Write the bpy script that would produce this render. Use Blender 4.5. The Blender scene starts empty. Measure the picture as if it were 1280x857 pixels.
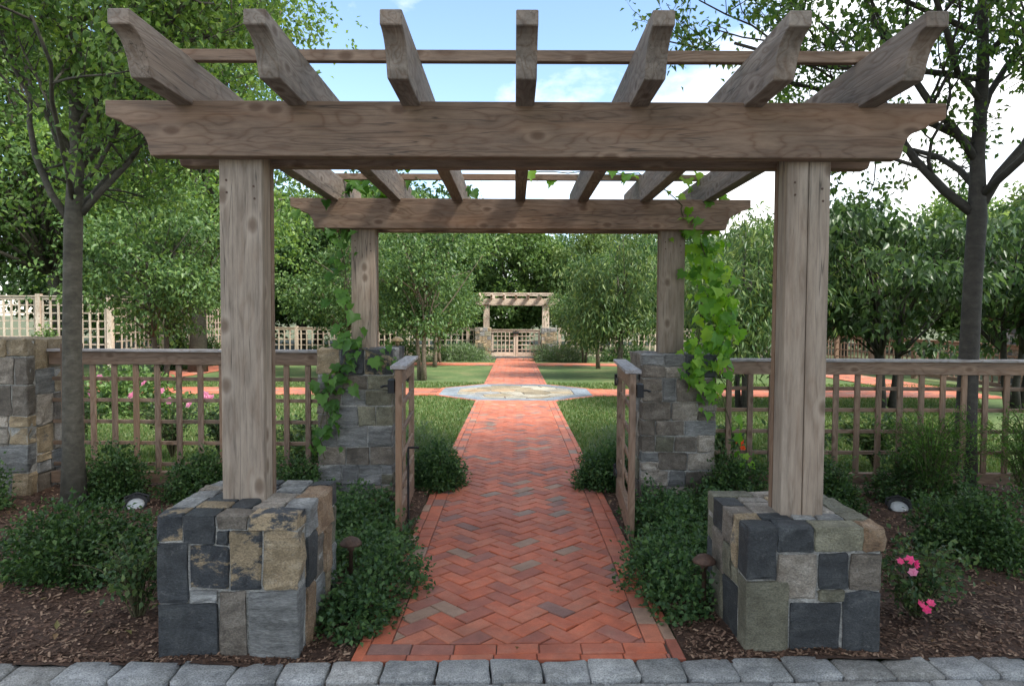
import bpy, bmesh, math, random
import numpy as np
from mathutils import Vector, Matrix, Euler, noise as mnoise

S = bpy.context.scene
C = S.collection
R = math.radians
# ------------------------------------------------------------------ camera
cd = bpy.data.cameras.new("camera")
cam = bpy.data.objects.new("camera", cd)
C.objects.link(cam)
cd.sensor_width = 36.0
cd.lens = 850.0 / 1280.0 * 36.0
cd.clip_start = 0.05
cd.clip_end = 2000.0
cam.matrix_world = (Matrix.Translation((0, 0, 1.62)) @ Matrix.Rotation(R(0.2), 4, 'Z')
                    @ Matrix.Rotation(R(90 - 2.25), 4, 'X') @ Matrix.Rotation(0.005, 4, 'Z'))
S.camera = cam
# ------------------------------------------------------------------ light
SUN_AZ, SUN_EL = R(122), R(50)          # azimuth measured from +Y towards +X
W = bpy.data.worlds.new("World")
S.world = W
W.use_nodes = True
wn, wl = W.node_tree.nodes, W.node_tree.links
bg = wn['Background']
sky = wn.new('ShaderNodeTexSky')
sky.sky_type = 'NISHITA'
sky.sun_disc = False
sky.sun_elevation = SUN_EL
sky.sun_rotation = SUN_AZ
sky.air_density = 1.0
sky.dust_density = 0.4
sky.ozone_density = 1.6
tc = wn.new('ShaderNodeTexCoord')
mp = wn.new('ShaderNodeMapping')
mp.inputs['Scale'].default_value = (1.0, 1.0, 2.0)
mp.inputs['Location'].default_value = (6.23, 7.42, 7.95)
wl.new(tc.outputs['Generated'], mp.inputs['Vector'])
cn = wn.new('ShaderNodeTexNoise')
cn.inputs['Scale'].default_value = 1.7
cn.inputs['Detail'].default_value = 8.0
cn.inputs['Roughness'].default_value = 0.58
wl.new(mp.outputs[0], cn.inputs['Vector'])
cr = wn.new('ShaderNodeValToRGB')
cr.color_ramp.elements[0].position = 0.45
cr.color_ramp.elements[0].color = (0.0, 0.0, 0.0, 1)
cr.color_ramp.elements[1].position = 0.60
cr.color_ramp.elements[1].color = (0.95, 0.95, 0.95, 1)
wl.new(cn.outputs['Fac'], cr.inputs['Fac'])
cm = wn.new('ShaderNodeMixRGB')
cm.inputs['Color2'].default_value = (6.6, 6.5, 6.3, 1)
wl.new(cr.outputs['Color'], cm.inputs['Fac'])
wl.new(sky.outputs['Color'], cm.inputs['Color1'])
wl.new(cm.outputs['Color'], bg.inputs['Color'])
bg.inputs['Strength'].default_value = 0.12
sd = bpy.data.lights.new("sun", 'SUN')
sd.energy = 3.3
sd.angle = R(14)
sd.color = (1.0, 0.95, 0.87)
so = bpy.data.objects.new("sun", sd)
C.objects.link(so)
sdir = Vector((math.sin(SUN_AZ) * math.cos(SUN_EL), math.cos(SUN_AZ) * math.cos(SUN_EL), math.sin(SUN_EL)))
so.rotation_euler = (-sdir).to_track_quat('-Z', 'Y').to_euler()
S.view_settings.view_transform = 'Standard'
S.view_settings.look = 'None'
S.view_settings.exposure = 1.55
S.view_settings.gamma = 1.0
S.cycles.max_bounces = 6
S.cycles.transparent_max_bounces = 4
S.cycles.caustics_reflective = False
S.cycles.caustics_refractive = False

# ------------------------------------------------------------------ helpers
def link(o, parent=None):
    C.objects.link(o)
    if parent is not None:
        o.parent = parent
    return o

def tag(o, label=None, cat=None, group=None, kind=None):
    if label: o['label'] = label
    if cat: o['category'] = cat
    if group: o['group'] = group
    if kind: o['kind'] = kind
    return o

def thing(name, label, cat, loc=(0, 0, 0), rz=0.0, group=None):
    o = bpy.data.objects.new(name, None)
    o.empty_display_size = 0.1
    o.location = loc
    o.rotation_euler = (0, 0, rz)
    link(o)
    return tag(o, label, cat, group)

def put(name, me, mat, parent=None, loc=(0, 0, 0), rot=(0, 0, 0), scale=None):
    """links mesh data as one object; a mesh that already has a material keeps it, unless another is asked for"""
    o = bpy.data.objects.new(name, me)
    o.location = loc
    o.rotation_euler = rot
    if scale is not None:
        o.scale = scale
    link(o, parent)
    if mat is not None:
        if len(me.materials) == 0:
            me.materials.append(mat)
        elif me.materials[0] != mat:
            o.material_slots[0].link = 'OBJECT'
            o.material_slots[0].material = mat
    return o

def copy_tree(o, parent=None):
    c = o.copy()
    C.objects.link(c)
    if parent is not None:
        c.parent = parent
    for ch in list(o.children):
        copy_tree(ch, c)
    return c

class MB:
    def __init__(s):
        s.v = []; s.f = []
    def add(s, vs, fs):
        n = len(s.v)
        s.v += [tuple(v) for v in vs]
        s.f += [tuple(i + n for i in f) for f in fs]
    def box(s, x0, x1, y0, y1, z0, z1):
        s.add([(x0, y0, z0), (x1, y0, z0), (x1, y1, z0), (x0, y1, z0), (x0, y0, z1), (x1, y0, z1), (x1, y1, z1), (x0, y1, z1)],
              [(3, 2, 1, 0), (4, 5, 6, 7), (0, 1, 5, 4), (1, 2, 6, 5), (2, 3, 7, 6), (3, 0, 4, 7)])
    def tube(s, pts, rad, n=7, cap=True):
        pts = [Vector(p) for p in pts]
        base = len(s.v)
        prev = None
        for i, p in enumerate(pts):
            d = (pts[min(i + 1, len(pts) - 1)] - pts[max(i - 1, 0)])
            d = d.normalized() if d.length > 1e-9 else Vector((0, 0, 1))
            if prev is None:
                a = d.orthogonal().normalized()
            else:
                a = prev - d * prev.dot(d)
                a = a.normalized() if a.length > 1e-6 else d.orthogonal().normalized()
            prev = a
            b = d.cross(a)
            r = rad[i] if isinstance(rad, (list, tuple)) else rad
            for k in range(n):
                t = 2 * math.pi * k / n
                s.v.append(tuple(p + (a * math.cos(t) + b * math.sin(t)) * r))
        for i in range(len(pts) - 1):
            for k in range(n):
                k2 = (k + 1) % n
                s.f.append((base + i * n + k, base + i * n + k2, base + (i + 1) * n + k2, base + (i + 1) * n + k))
        if cap:
            s.f.append(tuple(base + k for k in range(n))[::-1])
            e = base + (len(pts) - 1) * n
            s.f.append(tuple(e + k for k in range(n)))
    def lathe(s, prof, n=16, cx=0, cy=0):
        base = len(s.v)
        for r, z in prof:
            for k in range(n):
                t = 2 * math.pi * k / n
                s.v.append((cx + r * math.cos(t), cy + r * math.sin(t), z))
        for i in range(len(prof) - 1):
            for k in range(n):
                k2 = (k + 1) % n
                s.f.append((base + i * n + k, base + i * n + k2, base + (i + 1) * n + k2, base + (i + 1) * n + k))
        s.f.append(tuple(base + k for k in range(n))[::-1])
        e = base + (len(prof) - 1) * n
        s.f.append(tuple(e + k for k in range(n)))
    def prism(s, poly, axis, a0, a1):
        """polygon in the two other axes extruded along axis ('x','y','z')"""
        n = len(poly)
        def P(u, v, w):
            return {'x': (w, u, v), 'y': (u, w, v), 'z': (u, v, w)}[axis]
        vs = [P(u, v, a0) for u, v in poly] + [P(u, v, a1) for u, v in poly]
        fs = [tuple(range(n))[::-1], tuple(range(n, 2 * n))]
        fs += [(i, (i + 1) % n, n + (i + 1) % n, n + i) for i in range(n)]
        s.add(vs, fs)
    def mesh(s, name, smooth=False, bevel=0.0):
        me = bpy.data.meshes.new(name)
        me.from_pydata(s.v, [], s.f)
        bm = bmesh.new()
        bm.from_mesh(me)
        bmesh.ops.recalc_face_normals(bm, faces=bm.faces)
        if bevel > 0:
            es = [e for e in bm.edges if len(e.link_faces) == 2 and e.calc_face_angle(0) > 0.6]
            bmesh.ops.bevel(bm, geom=es, offset=bevel, segments=1, affect='EDGES', profile=0.5)
        bm.to_mesh(me)
        bm.free()
        if smooth:
            me.polygons.foreach_set('use_smooth', [True] * len(me.polygons))
        me.update()
        return me

def mesh_np(name, v, f):
    """fast mesh from numpy arrays: v (n,3), f (m,k)"""
    me = bpy.data.meshes.new(name)
    v = np.asarray(v, dtype=np.float32); f = np.asarray(f, dtype=np.int32)
    m, k = f.shape
    me.vertices.add(len(v))
    me.vertices.foreach_set('co', v.ravel())
    me.loops.add(m * k)
    me.loops.foreach_set('vertex_index', f.ravel())
    me.polygons.add(m)
    me.polygons.foreach_set('loop_start', np.arange(0, m * k, k, dtype=np.int32))
    me.polygons.foreach_set('loop_total', np.full(m, k, dtype=np.int32))
    me.update(calc_edges=True)
    me.validate()
    return me

def gz(y):
    """the lawn falls gently away from the front gate"""
    return -0.2 * min(max((y - 8.0) / 21.0, 0.0), 1.25)

# ------------------------------------------------------------------ materials
def nodes(name):
    m = bpy.data.materials.new(name)
    m.use_nodes = True
    nt = m.node_tree
    return m, nt.nodes, nt.links, nt.nodes['Principled BSDF']

def ramp(n, stops, mode='LINEAR'):
    r = n.new('ShaderNodeValToRGB')
    r.color_ramp.interpolation = mode
    el = r.color_ramp.elements
    el[0].position, el[0].color = stops[0][0], (*stops[0][1], 1)
    el[1].position, el[1].color = stops[-1][0], (*stops[-1][1], 1)
    for p, c in stops[1:-1]:
        e = el.new(p)
        e.color = (*c, 1)
    return r

def coords(n, l, scale=(1, 1, 1), rnd=30.0):
    t = n.new('ShaderNodeTexCoord')
    oi = n.new('ShaderNodeObjectInfo')
    mu = n.new('ShaderNodeMath'); mu.operation = 'MULTIPLY'; mu.inputs[1].default_value = rnd
    l.new(oi.outputs['Random'], mu.inputs[0])
    ad = n.new('ShaderNodeVectorMath'); ad.operation = 'ADD'
    l.new(t.outputs['Object'], ad.inputs[0])
    l.new(mu.outputs[0], ad.inputs[1])
    m = n.new('ShaderNodeMapping')
    m.inputs['Scale'].default_value = scale
    l.new(ad.outputs[0], m.inputs['Vector'])
    return m.outputs[0], oi, ad.outputs[0]

def noise_n(n, l, vec, scale, detail=5, rough=0.55, dist=0.0):
    t = n.new('ShaderNodeTexNoise')
    t.inputs['Scale'].default_value = scale
    t.inputs['Detail'].default_value = detail
    t.inputs['Roughness'].default_value = rough
    t.inputs['Distortion'].default_value = dist
    if vec is not None:
        l.new(vec, t.inputs['Vector'])
    return t

def mix(n, l, fac, a, b, mode='MIX'):
    m = n.new('ShaderNodeMixRGB')
    m.blend_type = mode
    for s, v in ((m.inputs[0], fac), (m.inputs[1], a), (m.inputs[2], b)):
        if isinstance(v, (int, float)):
            s.default_value = v
        elif isinstance(v, tuple):
            s.default_value = (*v, 1)
        else:
            l.new(v, s)
    return m.outputs[0]

def bump(n, l, h, strength, dist=0.01, prev=None):
    b = n.new('ShaderNodeBump')
    b.inputs['Strength'].default_value = strength
    b.inputs['Distance'].default_value = dist
    l.new(h, b.inputs['Height'])
    if prev is not None:
        l.new(prev, b.inputs['Normal'])
    return b.outputs[0]

def wood(name, axis, dark, mid, light, warm, warmth=0.5, rough=0.75, kn=(8.0, 4.5), rings=20.0, ring_mix=0.65):
    m, n, l, p = nodes(name)
    al, ac = 1.0, 9.0
    sc = {'x': (al, ac, ac), 'y': (ac, al, ac), 'z': (ac, ac, al)}[axis]
    v, oi, raw = coords(n, l, sc)
    n1 = noise_n(n, l, v, 1.6, 6, 0.6, 0.6)
    # knots sit on the faces: a flat cell pattern across the board and along it
    sx_ = n.new('ShaderNodeSeparateXYZ'); l.new(raw, sx_.inputs[0])
    ia, ib, il = {'x': (1, 2, 0), 'y': (0, 2, 1), 'z': (0, 1, 2)}[axis]
    ac_ = n.new('ShaderNodeMath'); ac_.operation = 'ADD'
    l.new(sx_.outputs[ia], ac_.inputs[0]); l.new(sx_.outputs[ib], ac_.inputs[1])
    am = n.new('ShaderNodeMath'); am.operation = 'MULTIPLY'; am.inputs[1].default_value = kn[0]; l.new(ac_.outputs[0], am.inputs[0])
    lm = n.new('ShaderNodeMath'); lm.operation = 'MULTIPLY'; lm.inputs[1].default_value = kn[1]; l.new(sx_.outputs[il], lm.inputs[0])
    cb = n.new('ShaderNodeCombineXYZ'); l.new(am.outputs[0], cb.inputs[0]); l.new(lm.outputs[0], cb.inputs[1])
    vo = n.new('ShaderNodeTexVoronoi'); vo.voronoi_dimensions = '2D'; vo.inputs['Scale'].default_value = 1.0
    l.new(cb.outputs[0], vo.inputs['Vector'])
    # cathedral grain: contour lines of a soft stretched noise, swirling round the knots
    g = noise_n(n, l, v, 0.75, 2, 0.5, 0.9)
    kw = n.new('ShaderNodeMapRange'); kw.inputs['From Min'].default_value = 0.0; kw.inputs['From Max'].default_value = 0.55
    kw.inputs['To Min'].default_value = 0.12; kw.inputs['To Max'].default_value = 0.0
    l.new(vo.outputs['Distance'], kw.inputs['Value'])
    ga = n.new('ShaderNodeMath'); ga.operation = 'ADD'; l.new(g.outputs['Fac'], ga.inputs[0]); l.new(kw.outputs[0], ga.inputs[1])
    mu = n.new('ShaderNodeMath'); mu.operation = 'MULTIPLY'; mu.inputs[1].default_value = rings
    l.new(ga.outputs[0], mu.inputs[0])
    pp = n.new('ShaderNodeMath'); pp.operation = 'PINGPONG'; pp.inputs[1].default_value = 1.0
    l.new(mu.outputs[0], pp.inputs[0])
    fine = noise_n(n, l, v, 6.5, 5, 0.72)
    c0 = ramp(n, [(0.25, dark), (0.5, mid), (0.78, light)])
    l.new(n1.outputs['Fac'], c0.inputs['Fac'])
    gr = ramp(n, [(0.0, (0.58, 0.45, 0.36)), (0.35, (0.92, 0.90, 0.88)), (1.0, (1.08, 1.08, 1.08))])
    l.new(pp.outputs[0], gr.inputs['Fac'])
    c1 = mix(n, l, ring_mix, c0.outputs[0], gr.outputs[0], 'MULTIPLY')
    fr = ramp(n, [(0.34, (0.58, 0.57, 0.57)), (0.5, (0.98, 0.98, 0.98)), (0.66, (1.22, 1.22, 1.23))])
    l.new(fine.outputs['Fac'], fr.inputs['Fac'])
    c2 = mix(n, l, 0.62, c1, fr.outputs[0], 'MULTIPLY')
    # warm unweathered streaks
    wn_ = noise_n(n, l, v, 0.55, 3, 0.5)
    wr = ramp(n, [(0.50, (0, 0, 0)), (0.72, (warmth, warmth, warmth))])
    l.new(wn_.outputs['Fac'], wr.inputs['Fac'])
    c3 = mix(n, l, wr.outputs[0], c2, warm)
    # drying cracks: thin dark lines along the grain
    ck = n.new('ShaderNodeMapping')
    ck.inputs['Scale'].default_value = {'x': (0.7, 26, 26), 'y': (26, 0.7, 26), 'z': (26, 26, 0.7)}[axis]
    l.new(raw, ck.inputs['Vector'])
    cn_ = noise_n(n, l, ck.outputs[0], 1.0, 2, 0.5)
    ckr = ramp(n, [(0.485, (0, 0, 0)), (0.50, (0.85, 0.85, 0.85)), (0.515, (0, 0, 0))])
    l.new(cn_.outputs['Fac'], ckr.inputs['Fac'])
    cm_ = noise_n(n, l, v, 0.5, 2, 0.5)
    cmr = ramp(n, [(0.52, (0, 0, 0)), (0.62, (1, 1, 1))])
    l.new(cm_.outputs['Fac'], cmr.inputs['Fac'])
    cmul = mix(n, l, 1.0, ckr.outputs[0], cmr.outputs[0], 'MULTIPLY')
    c3 = mix(n, l, cmul, c3, tuple(0.3 * x for x in dark))
    # knots
    vs_ = n.new('ShaderNodeSeparateColor'); l.new(vo.outputs['Color'], vs_.inputs[0])
    gt = n.new('ShaderNodeMath'); gt.operation = 'GREATER_THAN'; gt.inputs[1].default_value = 0.72; l.new(vs_.outputs[0], gt.inputs[0])
    kd_ = ramp(n, [(0.07, (1, 1, 1)), (0.12, (0.6, 0.6, 0.6)), (0.2, (0, 0, 0))])
    l.new(vo.outputs['Distance'], kd_.inputs['Fac'])
    kdm = mix(n, l, 1.0, kd_.outputs[0], gt.outputs[0], 'MULTIPLY')
    c3b = mix(n, l, kdm, c3, tuple(0.30 * (x + y) for x, y in zip(dark, warm)))
    kl_ = ramp(n, [(0.14, (0, 0, 0)), (0.22, (0.35, 0.35, 0.35)), (0.42, (0, 0, 0))])
    l.new(vo.outputs['Distance'], kl_.inputs['Fac'])
    klm = mix(n, l, 1.0, kl_.outputs[0], gt.outputs[0], 'MULTIPLY')
    c4 = mix(n, l, klm, c3b, tuple(min(1, 1.15 * x) for x in light))
    # board to board variation
    hv = n.new('ShaderNodeHueSaturation')
    mr = n.new('ShaderNodeMapRange'); mr.inputs['To Min'].default_value = 0.82; mr.inputs['To Max'].default_value = 1.15
    l.new(oi.outputs['Random'], mr.inputs['Value'])
    l.new(mr.outputs[0], hv.inputs['Value'])
    l.new(c4, hv.inputs['Color'])
    l.new(hv.outputs[0], p.inputs['Base Color'])
    p.inputs['Roughness'].default_value = rough
    b1 = bump(n, l, fine.outputs['Fac'], 0.35, 0.004)
    b2 = bump(n, l, pp.outputs[0], 0.25, 0.003, b1)
    l.new(b2, p.inputs['Normal'])
    return m

WB = dict(dark=(0.125, 0.084, 0.059), mid=(0.204, 0.135, 0.092), light=(0.299, 0.206, 0.144), warm=(0.279, 0.142, 0.074))
WF = dict(dark=(0.122, 0.084, 0.059), mid=(0.185, 0.124, 0.086), light=(0.265, 0.184, 0.131), warm=(0.254, 0.138, 0.072))
WT = dict(dark=(0.325, 0.264, 0.205), mid=(0.487, 0.408, 0.326), light=(0.606, 0.540, 0.447), warm=(0.487, 0.324, 0.242))
M = {}
M['beam_x'] = wood('weathered_wood_x', 'x', **WB)
M['beam_y'] = wood('weathered_wood_y', 'y', dark=(0.120, 0.100, 0.085), mid=(0.200, 0.166, 0.138), light=(0.290, 0.247, 0.209), warm=(0.250, 0.157, 0.102), warmth=0.35)
M['post_z'] = wood('weathered_wood_z', 'z', dark=(0.176, 0.140, 0.110), mid=(0.279, 0.223, 0.174), light=(0.362, 0.300, 0.241), warm=(0.332, 0.218, 0.143), warmth=0.3, kn=(6.5, 4.2), rings=9.0, ring_mix=0.35)
M['fence_x'] = wood('fence_wood_x', 'x', **WF)
M['fence_y'] = wood('fence_wood_y', 'y', **WF)
M['fence_z'] = wood('fence_wood_z', 'z', **WF)
M['cap_x'] = wood('cap_wood_x', 'x', dark=(0.2, 0.185, 0.18), mid=(0.3, 0.285, 0.285), light=(0.4, 0.385, 0.385), warm=(0.26, 0.2, 0.17), warmth=0.25, rough=0.6)
M['cap_y'] = wood('cap_wood_y', 'y', dark=(0.2, 0.185, 0.18), mid=(0.3, 0.285, 0.285), light=(0.4, 0.385, 0.385), warm=(0.26, 0.2, 0.17), warmth=0.25, rough=0.6)
M['pale_x'] = wood('pale_wood_x', 'x', **WT)
M['pale_z'] = wood('pale_wood_z', 'z', **WT)

def stone_mat(name, a, b, c, vein=None, rough=0.8, streak=(1, 1, 1.6), patch=None, amt=0.5, scale=9.0, grit=(0.55, 1.4, 95.0)):
    m, n, l, p = nodes(name)
    v, oi, raw = coords(n, l, streak, 40.0)
    n1 = noise_n(n, l, v, scale, 7, 0.65, 0.4)
    r1 = ramp(n, [(0.28, a), (0.5, b), (0.74, c)])
    l.new(n1.outputs['Fac'], r1.inputs['Fac'])
    col = r1.outputs[0]
    if patch:
        n2 = noise_n(n, l, v, scale * 0.5, 9, 0.72, 0.25)
        r2 = ramp(n, [(amt, (0, 0, 0)), (amt + 0.05, (1, 1, 1))])
        l.new(n2.outputs['Fac'], r2.inputs['Fac'])
        col = mix(n, l, r2.outputs[0], col, patch)
    n3 = noise_n(n, l, v, grit[2], 4, 0.75)
    r3 = ramp(n, [(0.36, (grit[0],) * 3), (0.64, (grit[1],) * 3)])
    l.new(n3.outputs['Fac'], r3.inputs['Fac'])
    col = mix(n, l, 0.9, col, r3.outputs[0], 'MULTIPLY')
    if vein:
        n4 = noise_n(n, l, v, scale * 2.6, 8, 0.8, 1.3)
        r4 = ramp(n, [(0.57, (0, 0, 0)), (0.72, (0.8, 0.8, 0.8))])
        l.new(n4.outputs['Fac'], r4.inputs['Fac'])
        col = mix(n, l, r4.outputs[0], col, vein)
    hv = n.new('ShaderNodeHueSaturation')
    mr = n.new('ShaderNodeMapRange'); mr.inputs['To Min'].default_value = 0.8; mr.inputs['To Max'].default_value = 1.2
    l.new(oi.outputs['Random'], mr.inputs['Value'])
    l.new(mr.outputs[0], hv.inputs['Value'])
    # soot and damp gather unevenly over the stone
    n5 = noise_n(n, l, raw, 3.0, 5, 0.65)
    r5 = ramp(n, [(0.35, (0.6, 0.6, 0.58)), (0.62, (1.15, 1.15, 1.15))])
    l.new(n5.outputs['Fac'], r5.inputs['Fac'])
    col = mix(n, l, 0.8, col, r5.outputs[0], 'MULTIPLY')
    l.new(col, hv.inputs['Color'])
    l.new(hv.outputs[0], p.inputs['Base Color'])
    p.inputs['Roughness'].default_value = rough
    b1 = bump(n, l, n1.outputs['Fac'], 0.9, 0.016)
    b2 = bump(n, l, n3.outputs['Fac'], 1.0, 0.007, b1)
    l.new(b2, p.inputs['Normal'])
    return m

ST = {
    'K': stone_mat('slate_blue', (0.019, 0.021, 0.024), (0.036, 0.040, 0.044), (0.074, 0.079, 0.080), vein=(0.210, 0.209, 0.200), rough=0.65),
    'G': stone_mat('gneiss_gray', (0.10, 0.10, 0.098), (0.19, 0.19, 0.185), (0.33, 0.33, 0.32), vein=(0.42, 0.42, 0.41), streak=(0.5, 0.5, 3.0)),
    'B': stone_mat('schist_brown', (0.075, 0.062, 0.05), (0.155, 0.13, 0.105), (0.27, 0.235, 0.195), vein=(0.34, 0.32, 0.29)),
    'O': stone_mat('ochre_stone', (0.17, 0.125, 0.075), (0.29, 0.22, 0.135), (0.42, 0.35, 0.25), vein=(0.4, 0.385, 0.35), patch=(0.13, 0.115, 0.095), amt=0.56),
    'V': stone_mat('olive_stone', (0.085, 0.08, 0.055), (0.16, 0.15, 0.105), (0.25, 0.24, 0.18), vein=(0.3, 0.3, 0.25)),
    'X': stone_mat('slate_with_ochre', (0.022, 0.025, 0.03), (0.045, 0.05, 0.057), (0.09, 0.093, 0.095), vein=(0.26, 0.25, 0.23), patch=(0.31, 0.235, 0.145), amt=0.485),
    'T': stone_mat('tan_rough', (0.16, 0.13, 0.10), (0.27, 0.235, 0.195), (0.42, 0.38, 0.33), vein=(0.12, 0.1, 0.085)),
    'P': stone_mat('rust_stone', (0.16, 0.095, 0.055), (0.29, 0.19, 0.115), (0.40, 0.30, 0.21), vein=(0.46, 0.42, 0.36)),
}
M['mortar'] = stone_mat('mortar', (0.250, 0.244, 0.225), (0.362, 0.350, 0.325), (0.475, 0.463, 0.438), rough=0.9, scale=20)
M['granite'] = stone_mat('granite', (0.212, 0.221, 0.228), (0.329, 0.335, 0.335), (0.466, 0.469, 0.461), vein=(0.551, 0.546, 0.524), streak=(1, 1, 1), scale=14, grit=(0.5, 1.45, 130.0))
M['granite_tan'] = stone_mat('granite_warm', (0.22, 0.215, 0.205), (0.33, 0.325, 0.31), (0.45, 0.445, 0.43), streak=(1, 1, 1), scale=16, grit=(0.5, 1.45, 130.0))
M['bluestone'] = stone_mat('bluestone', (0.110, 0.138, 0.165), (0.149, 0.176, 0.206), (0.193, 0.220, 0.248), streak=(1, 1, 1), scale=4, rough=0.7)
FL = [stone_mat('flag_gold', (0.158, 0.125, 0.072), (0.221, 0.182, 0.120), (0.269, 0.235, 0.173), streak=(1, 1, 1), scale=5),
      stone_mat('flag_cream', (0.202, 0.182, 0.139), (0.259, 0.240, 0.192), (0.298, 0.278, 0.235), streak=(1, 1, 1), scale=5),
      stone_mat('flag_gray', (0.132, 0.138, 0.144), (0.192, 0.198, 0.198), (0.252, 0.258, 0.252), streak=(1, 1, 1), scale=5),
      stone_mat('flag_rust', (0.180, 0.120, 0.066), (0.252, 0.180, 0.108), (0.312, 0.252, 0.180), streak=(1, 1, 1), scale=5)]

def brick_mat(name, island):
    m, n, l, p = nodes(name)
    if island:
        g = n.new('ShaderNodeNewGeometry'); rnd = g.outputs['Random Per Island']
        t = n.new('ShaderNodeTexCoord'); vec = t.outputs['Object']
    else:
        vec, oi, raw = coords(n, l, (1, 1, 1), 50.0); rnd = oi.outputs['Random']
    base = ramp(n, [(0.0, (0.43, 0.105, 0.047)), (0.2, (0.47, 0.122, 0.056)), (0.38, (0.39, 0.108, 0.056)), (0.54, (0.33, 0.098, 0.058)),
                    (0.66, (0.44, 0.138, 0.073)), (0.80, (0.30, 0.108, 0.074)), (0.89, (0.22, 0.108, 0.085)), (0.945, (0.30, 0.185, 0.125)),
                    (0.975, (0.24, 0.165, 0.125))], 'CONSTANT')
    l.new(rnd, base.inputs['Fac'])
    n1 = noise_n(n, l, vec, 12.0, 5, 0.6)
    r1 = ramp(n, [(0.3, (0.72, 0.70, 0.70)), (0.7, (1.18, 1.18, 1.18))])
    l.new(n1.outputs['Fac'], r1.inputs['Fac'])
    c1 = mix(n, l, 0.8, base.outputs[0], r1.outputs[0], 'MULTIPLY')
    n2 = noise_n(n, l, vec, 110.0, 3, 0.7)
    r2 = ramp(n, [(0.3, (0.78, 0.76, 0.75)), (0.7, (1.14, 1.14, 1.14))])
    l.new(n2.outputs['Fac'], r2.inputs['Fac'])
    c2 = mix(n, l, 0.7, c1, r2.outputs[0], 'MULTIPLY')
    n3 = noise_n(n, l, vec, 5.0, 6, 0.7)
    r3 = ramp(n, [(0.50, (0, 0, 0)), (0.76, (0.30, 0.30, 0.30))])
    l.new(n3.outputs['Fac'], r3.inputs['Fac'])
    c3 = mix(n, l, r3.outputs[0], c2, (0.42, 0.29, 0.22))
    # foot wear and damp stains wander over many bricks at once
    gp = n.new('ShaderNodeNewGeometry')
    n4 = noise_n(n, l, gp.outputs['Position'], 1.7, 6, 0.62)
    r4 = ramp(n, [(0.34, (0.66, 0.64, 0.62)), (0.52, (1.0, 1.0, 1.0)), (0.7, (1.14, 1.14, 1.15))])
    l.new(n4.outputs['Fac'], r4.inputs['Fac'])
    c3 = mix(n, l, 0.85, c3, r4.outputs[0], 'MULTIPLY')
    l.new(c3, p.inputs['Base Color'])
    p.inputs['Roughness'].default_value = 0.72
    p.inputs['Specular IOR Level'].default_value = 0.5
    p.inputs['Sheen Weight'].default_value = 0.10      # dry dust on the brick faces
    p.inputs['Sheen Roughness'].default_value = 0.35
    p.inputs['Sheen Tint'].default_value = (1.0, 0.88, 0.78, 1)
    b1 = bump(n, l, n1.outputs['Fac'], 0.3, 0.01)
    b2 = bump(n, l, n2.outputs['Fac'], 0.4, 0.003, b1)
    l.new(b2, p.inputs['Normal'])
    return m
M['brick'] = brick_mat('clay_brick', False)
M['brick_far'] = brick_mat('clay_brick_far', True)

def plain(name, stops, scale=6.0, rough=0.9, bstr=0.5, bdist=0.02, detail=8, spec=0.3):
    m, n, l, p = nodes(name)
    t = n.new('ShaderNodeTexCoord')
    n1 = noise_n(n, l, t.outputs['Object'], scale, detail, 0.68)
    r = ramp(n, stops)
    l.new(n1.outputs['Fac'], r.inputs['Fac'])
    n2 = noise_n(n, l, t.outputs['Object'], scale * 9, 4, 0.7)
    r2 = ramp(n, [(0.3, (0.6, 0.6, 0.6)), (0.7, (1.3, 1.3, 1.3))])
    l.new(n2.outputs['Fac'], r2.inputs['Fac'])
    l.new(mix(n, l, 0.7, r.outputs[0], r2.outputs[0], 'MULTIPLY'), p.inputs['Base Color'])
    p.inputs['Roughness'].default_value = rough
    p.inputs['Specular IOR Level'].default_value = spec
    b1 = bump(n, l, n1.outputs['Fac'], bstr, bdist)
    l.new(bump(n, l, n2.outputs['Fac'], bstr, bdist * 0.3, b1), p.inputs['Normal'])
    return m
M['soil'] = plain('mulch_soil', [(0.3, (0.039, 0.022, 0.014)), (0.5, (0.072, 0.041, 0.028)), (0.7, (0.121, 0.073, 0.050))], 14, 0.95, 0.9, 0.03)
M['ground'] = plain('rough_ground', [(0.3, (0.05, 0.065, 0.03)), (0.7, (0.09, 0.10, 0.05))], 1.2)
M['lawn'] = plain('lawn', [(0.28, (0.048, 0.085, 0.026)), (0.5, (0.075, 0.118, 0.038)), (0.72, (0.15, 0.15, 0.066))], 0.9, 0.9, 0.6, 0.03)
M['sand'] = plain('joint_sand', [(0.3, (0.08, 0.055, 0.045)), (0.7, (0.15, 0.105, 0.085))], 20)
M['drive'] = plain('drive_gravel', [(0.3, (0.12, 0.12, 0.118)), (0.7, (0.25, 0.25, 0.245))], 24)
M['rust'] = plain('rusted_bronze', [(0.3, (0.05, 0.03, 0.022)), (0.7, (0.12, 0.07, 0.05))], 30, 0.6)
M['brass'] = plain('aged_brass', [(0.3, (0.3, 0.2, 0.09)), (0.7, (0.45, 0.33, 0.17))], 30, 0.4)
M['black'] = plain('black_metal', [(0.3, (0.012, 0.012, 0.013)), (0.7, (0.025, 0.025, 0.027))], 30, 0.5)
M['lens'] = plain('frosted_lens', [(0.3, (0.360, 0.378, 0.390)), (0.7, (0.480, 0.492, 0.498))], 30, 0.25, 0.1, 0.001, spec=0.6)
M['siding'] = plain('brown_siding', [(0.3, (0.18, 0.12, 0.09)), (0.7, (0.26, 0.19, 0.15))], 3)
M['shingle'] = plain('roof_shingle', [(0.3, (0.14, 0.13, 0.14)), (0.7, (0.24, 0.22, 0.225))], 5)
M['pane'] = plain('window_pane', [(0.3, (0.03, 0.035, 0.04)), (0.7, (0.05, 0.055, 0.06))], 1, 0.08, 0.02)

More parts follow.
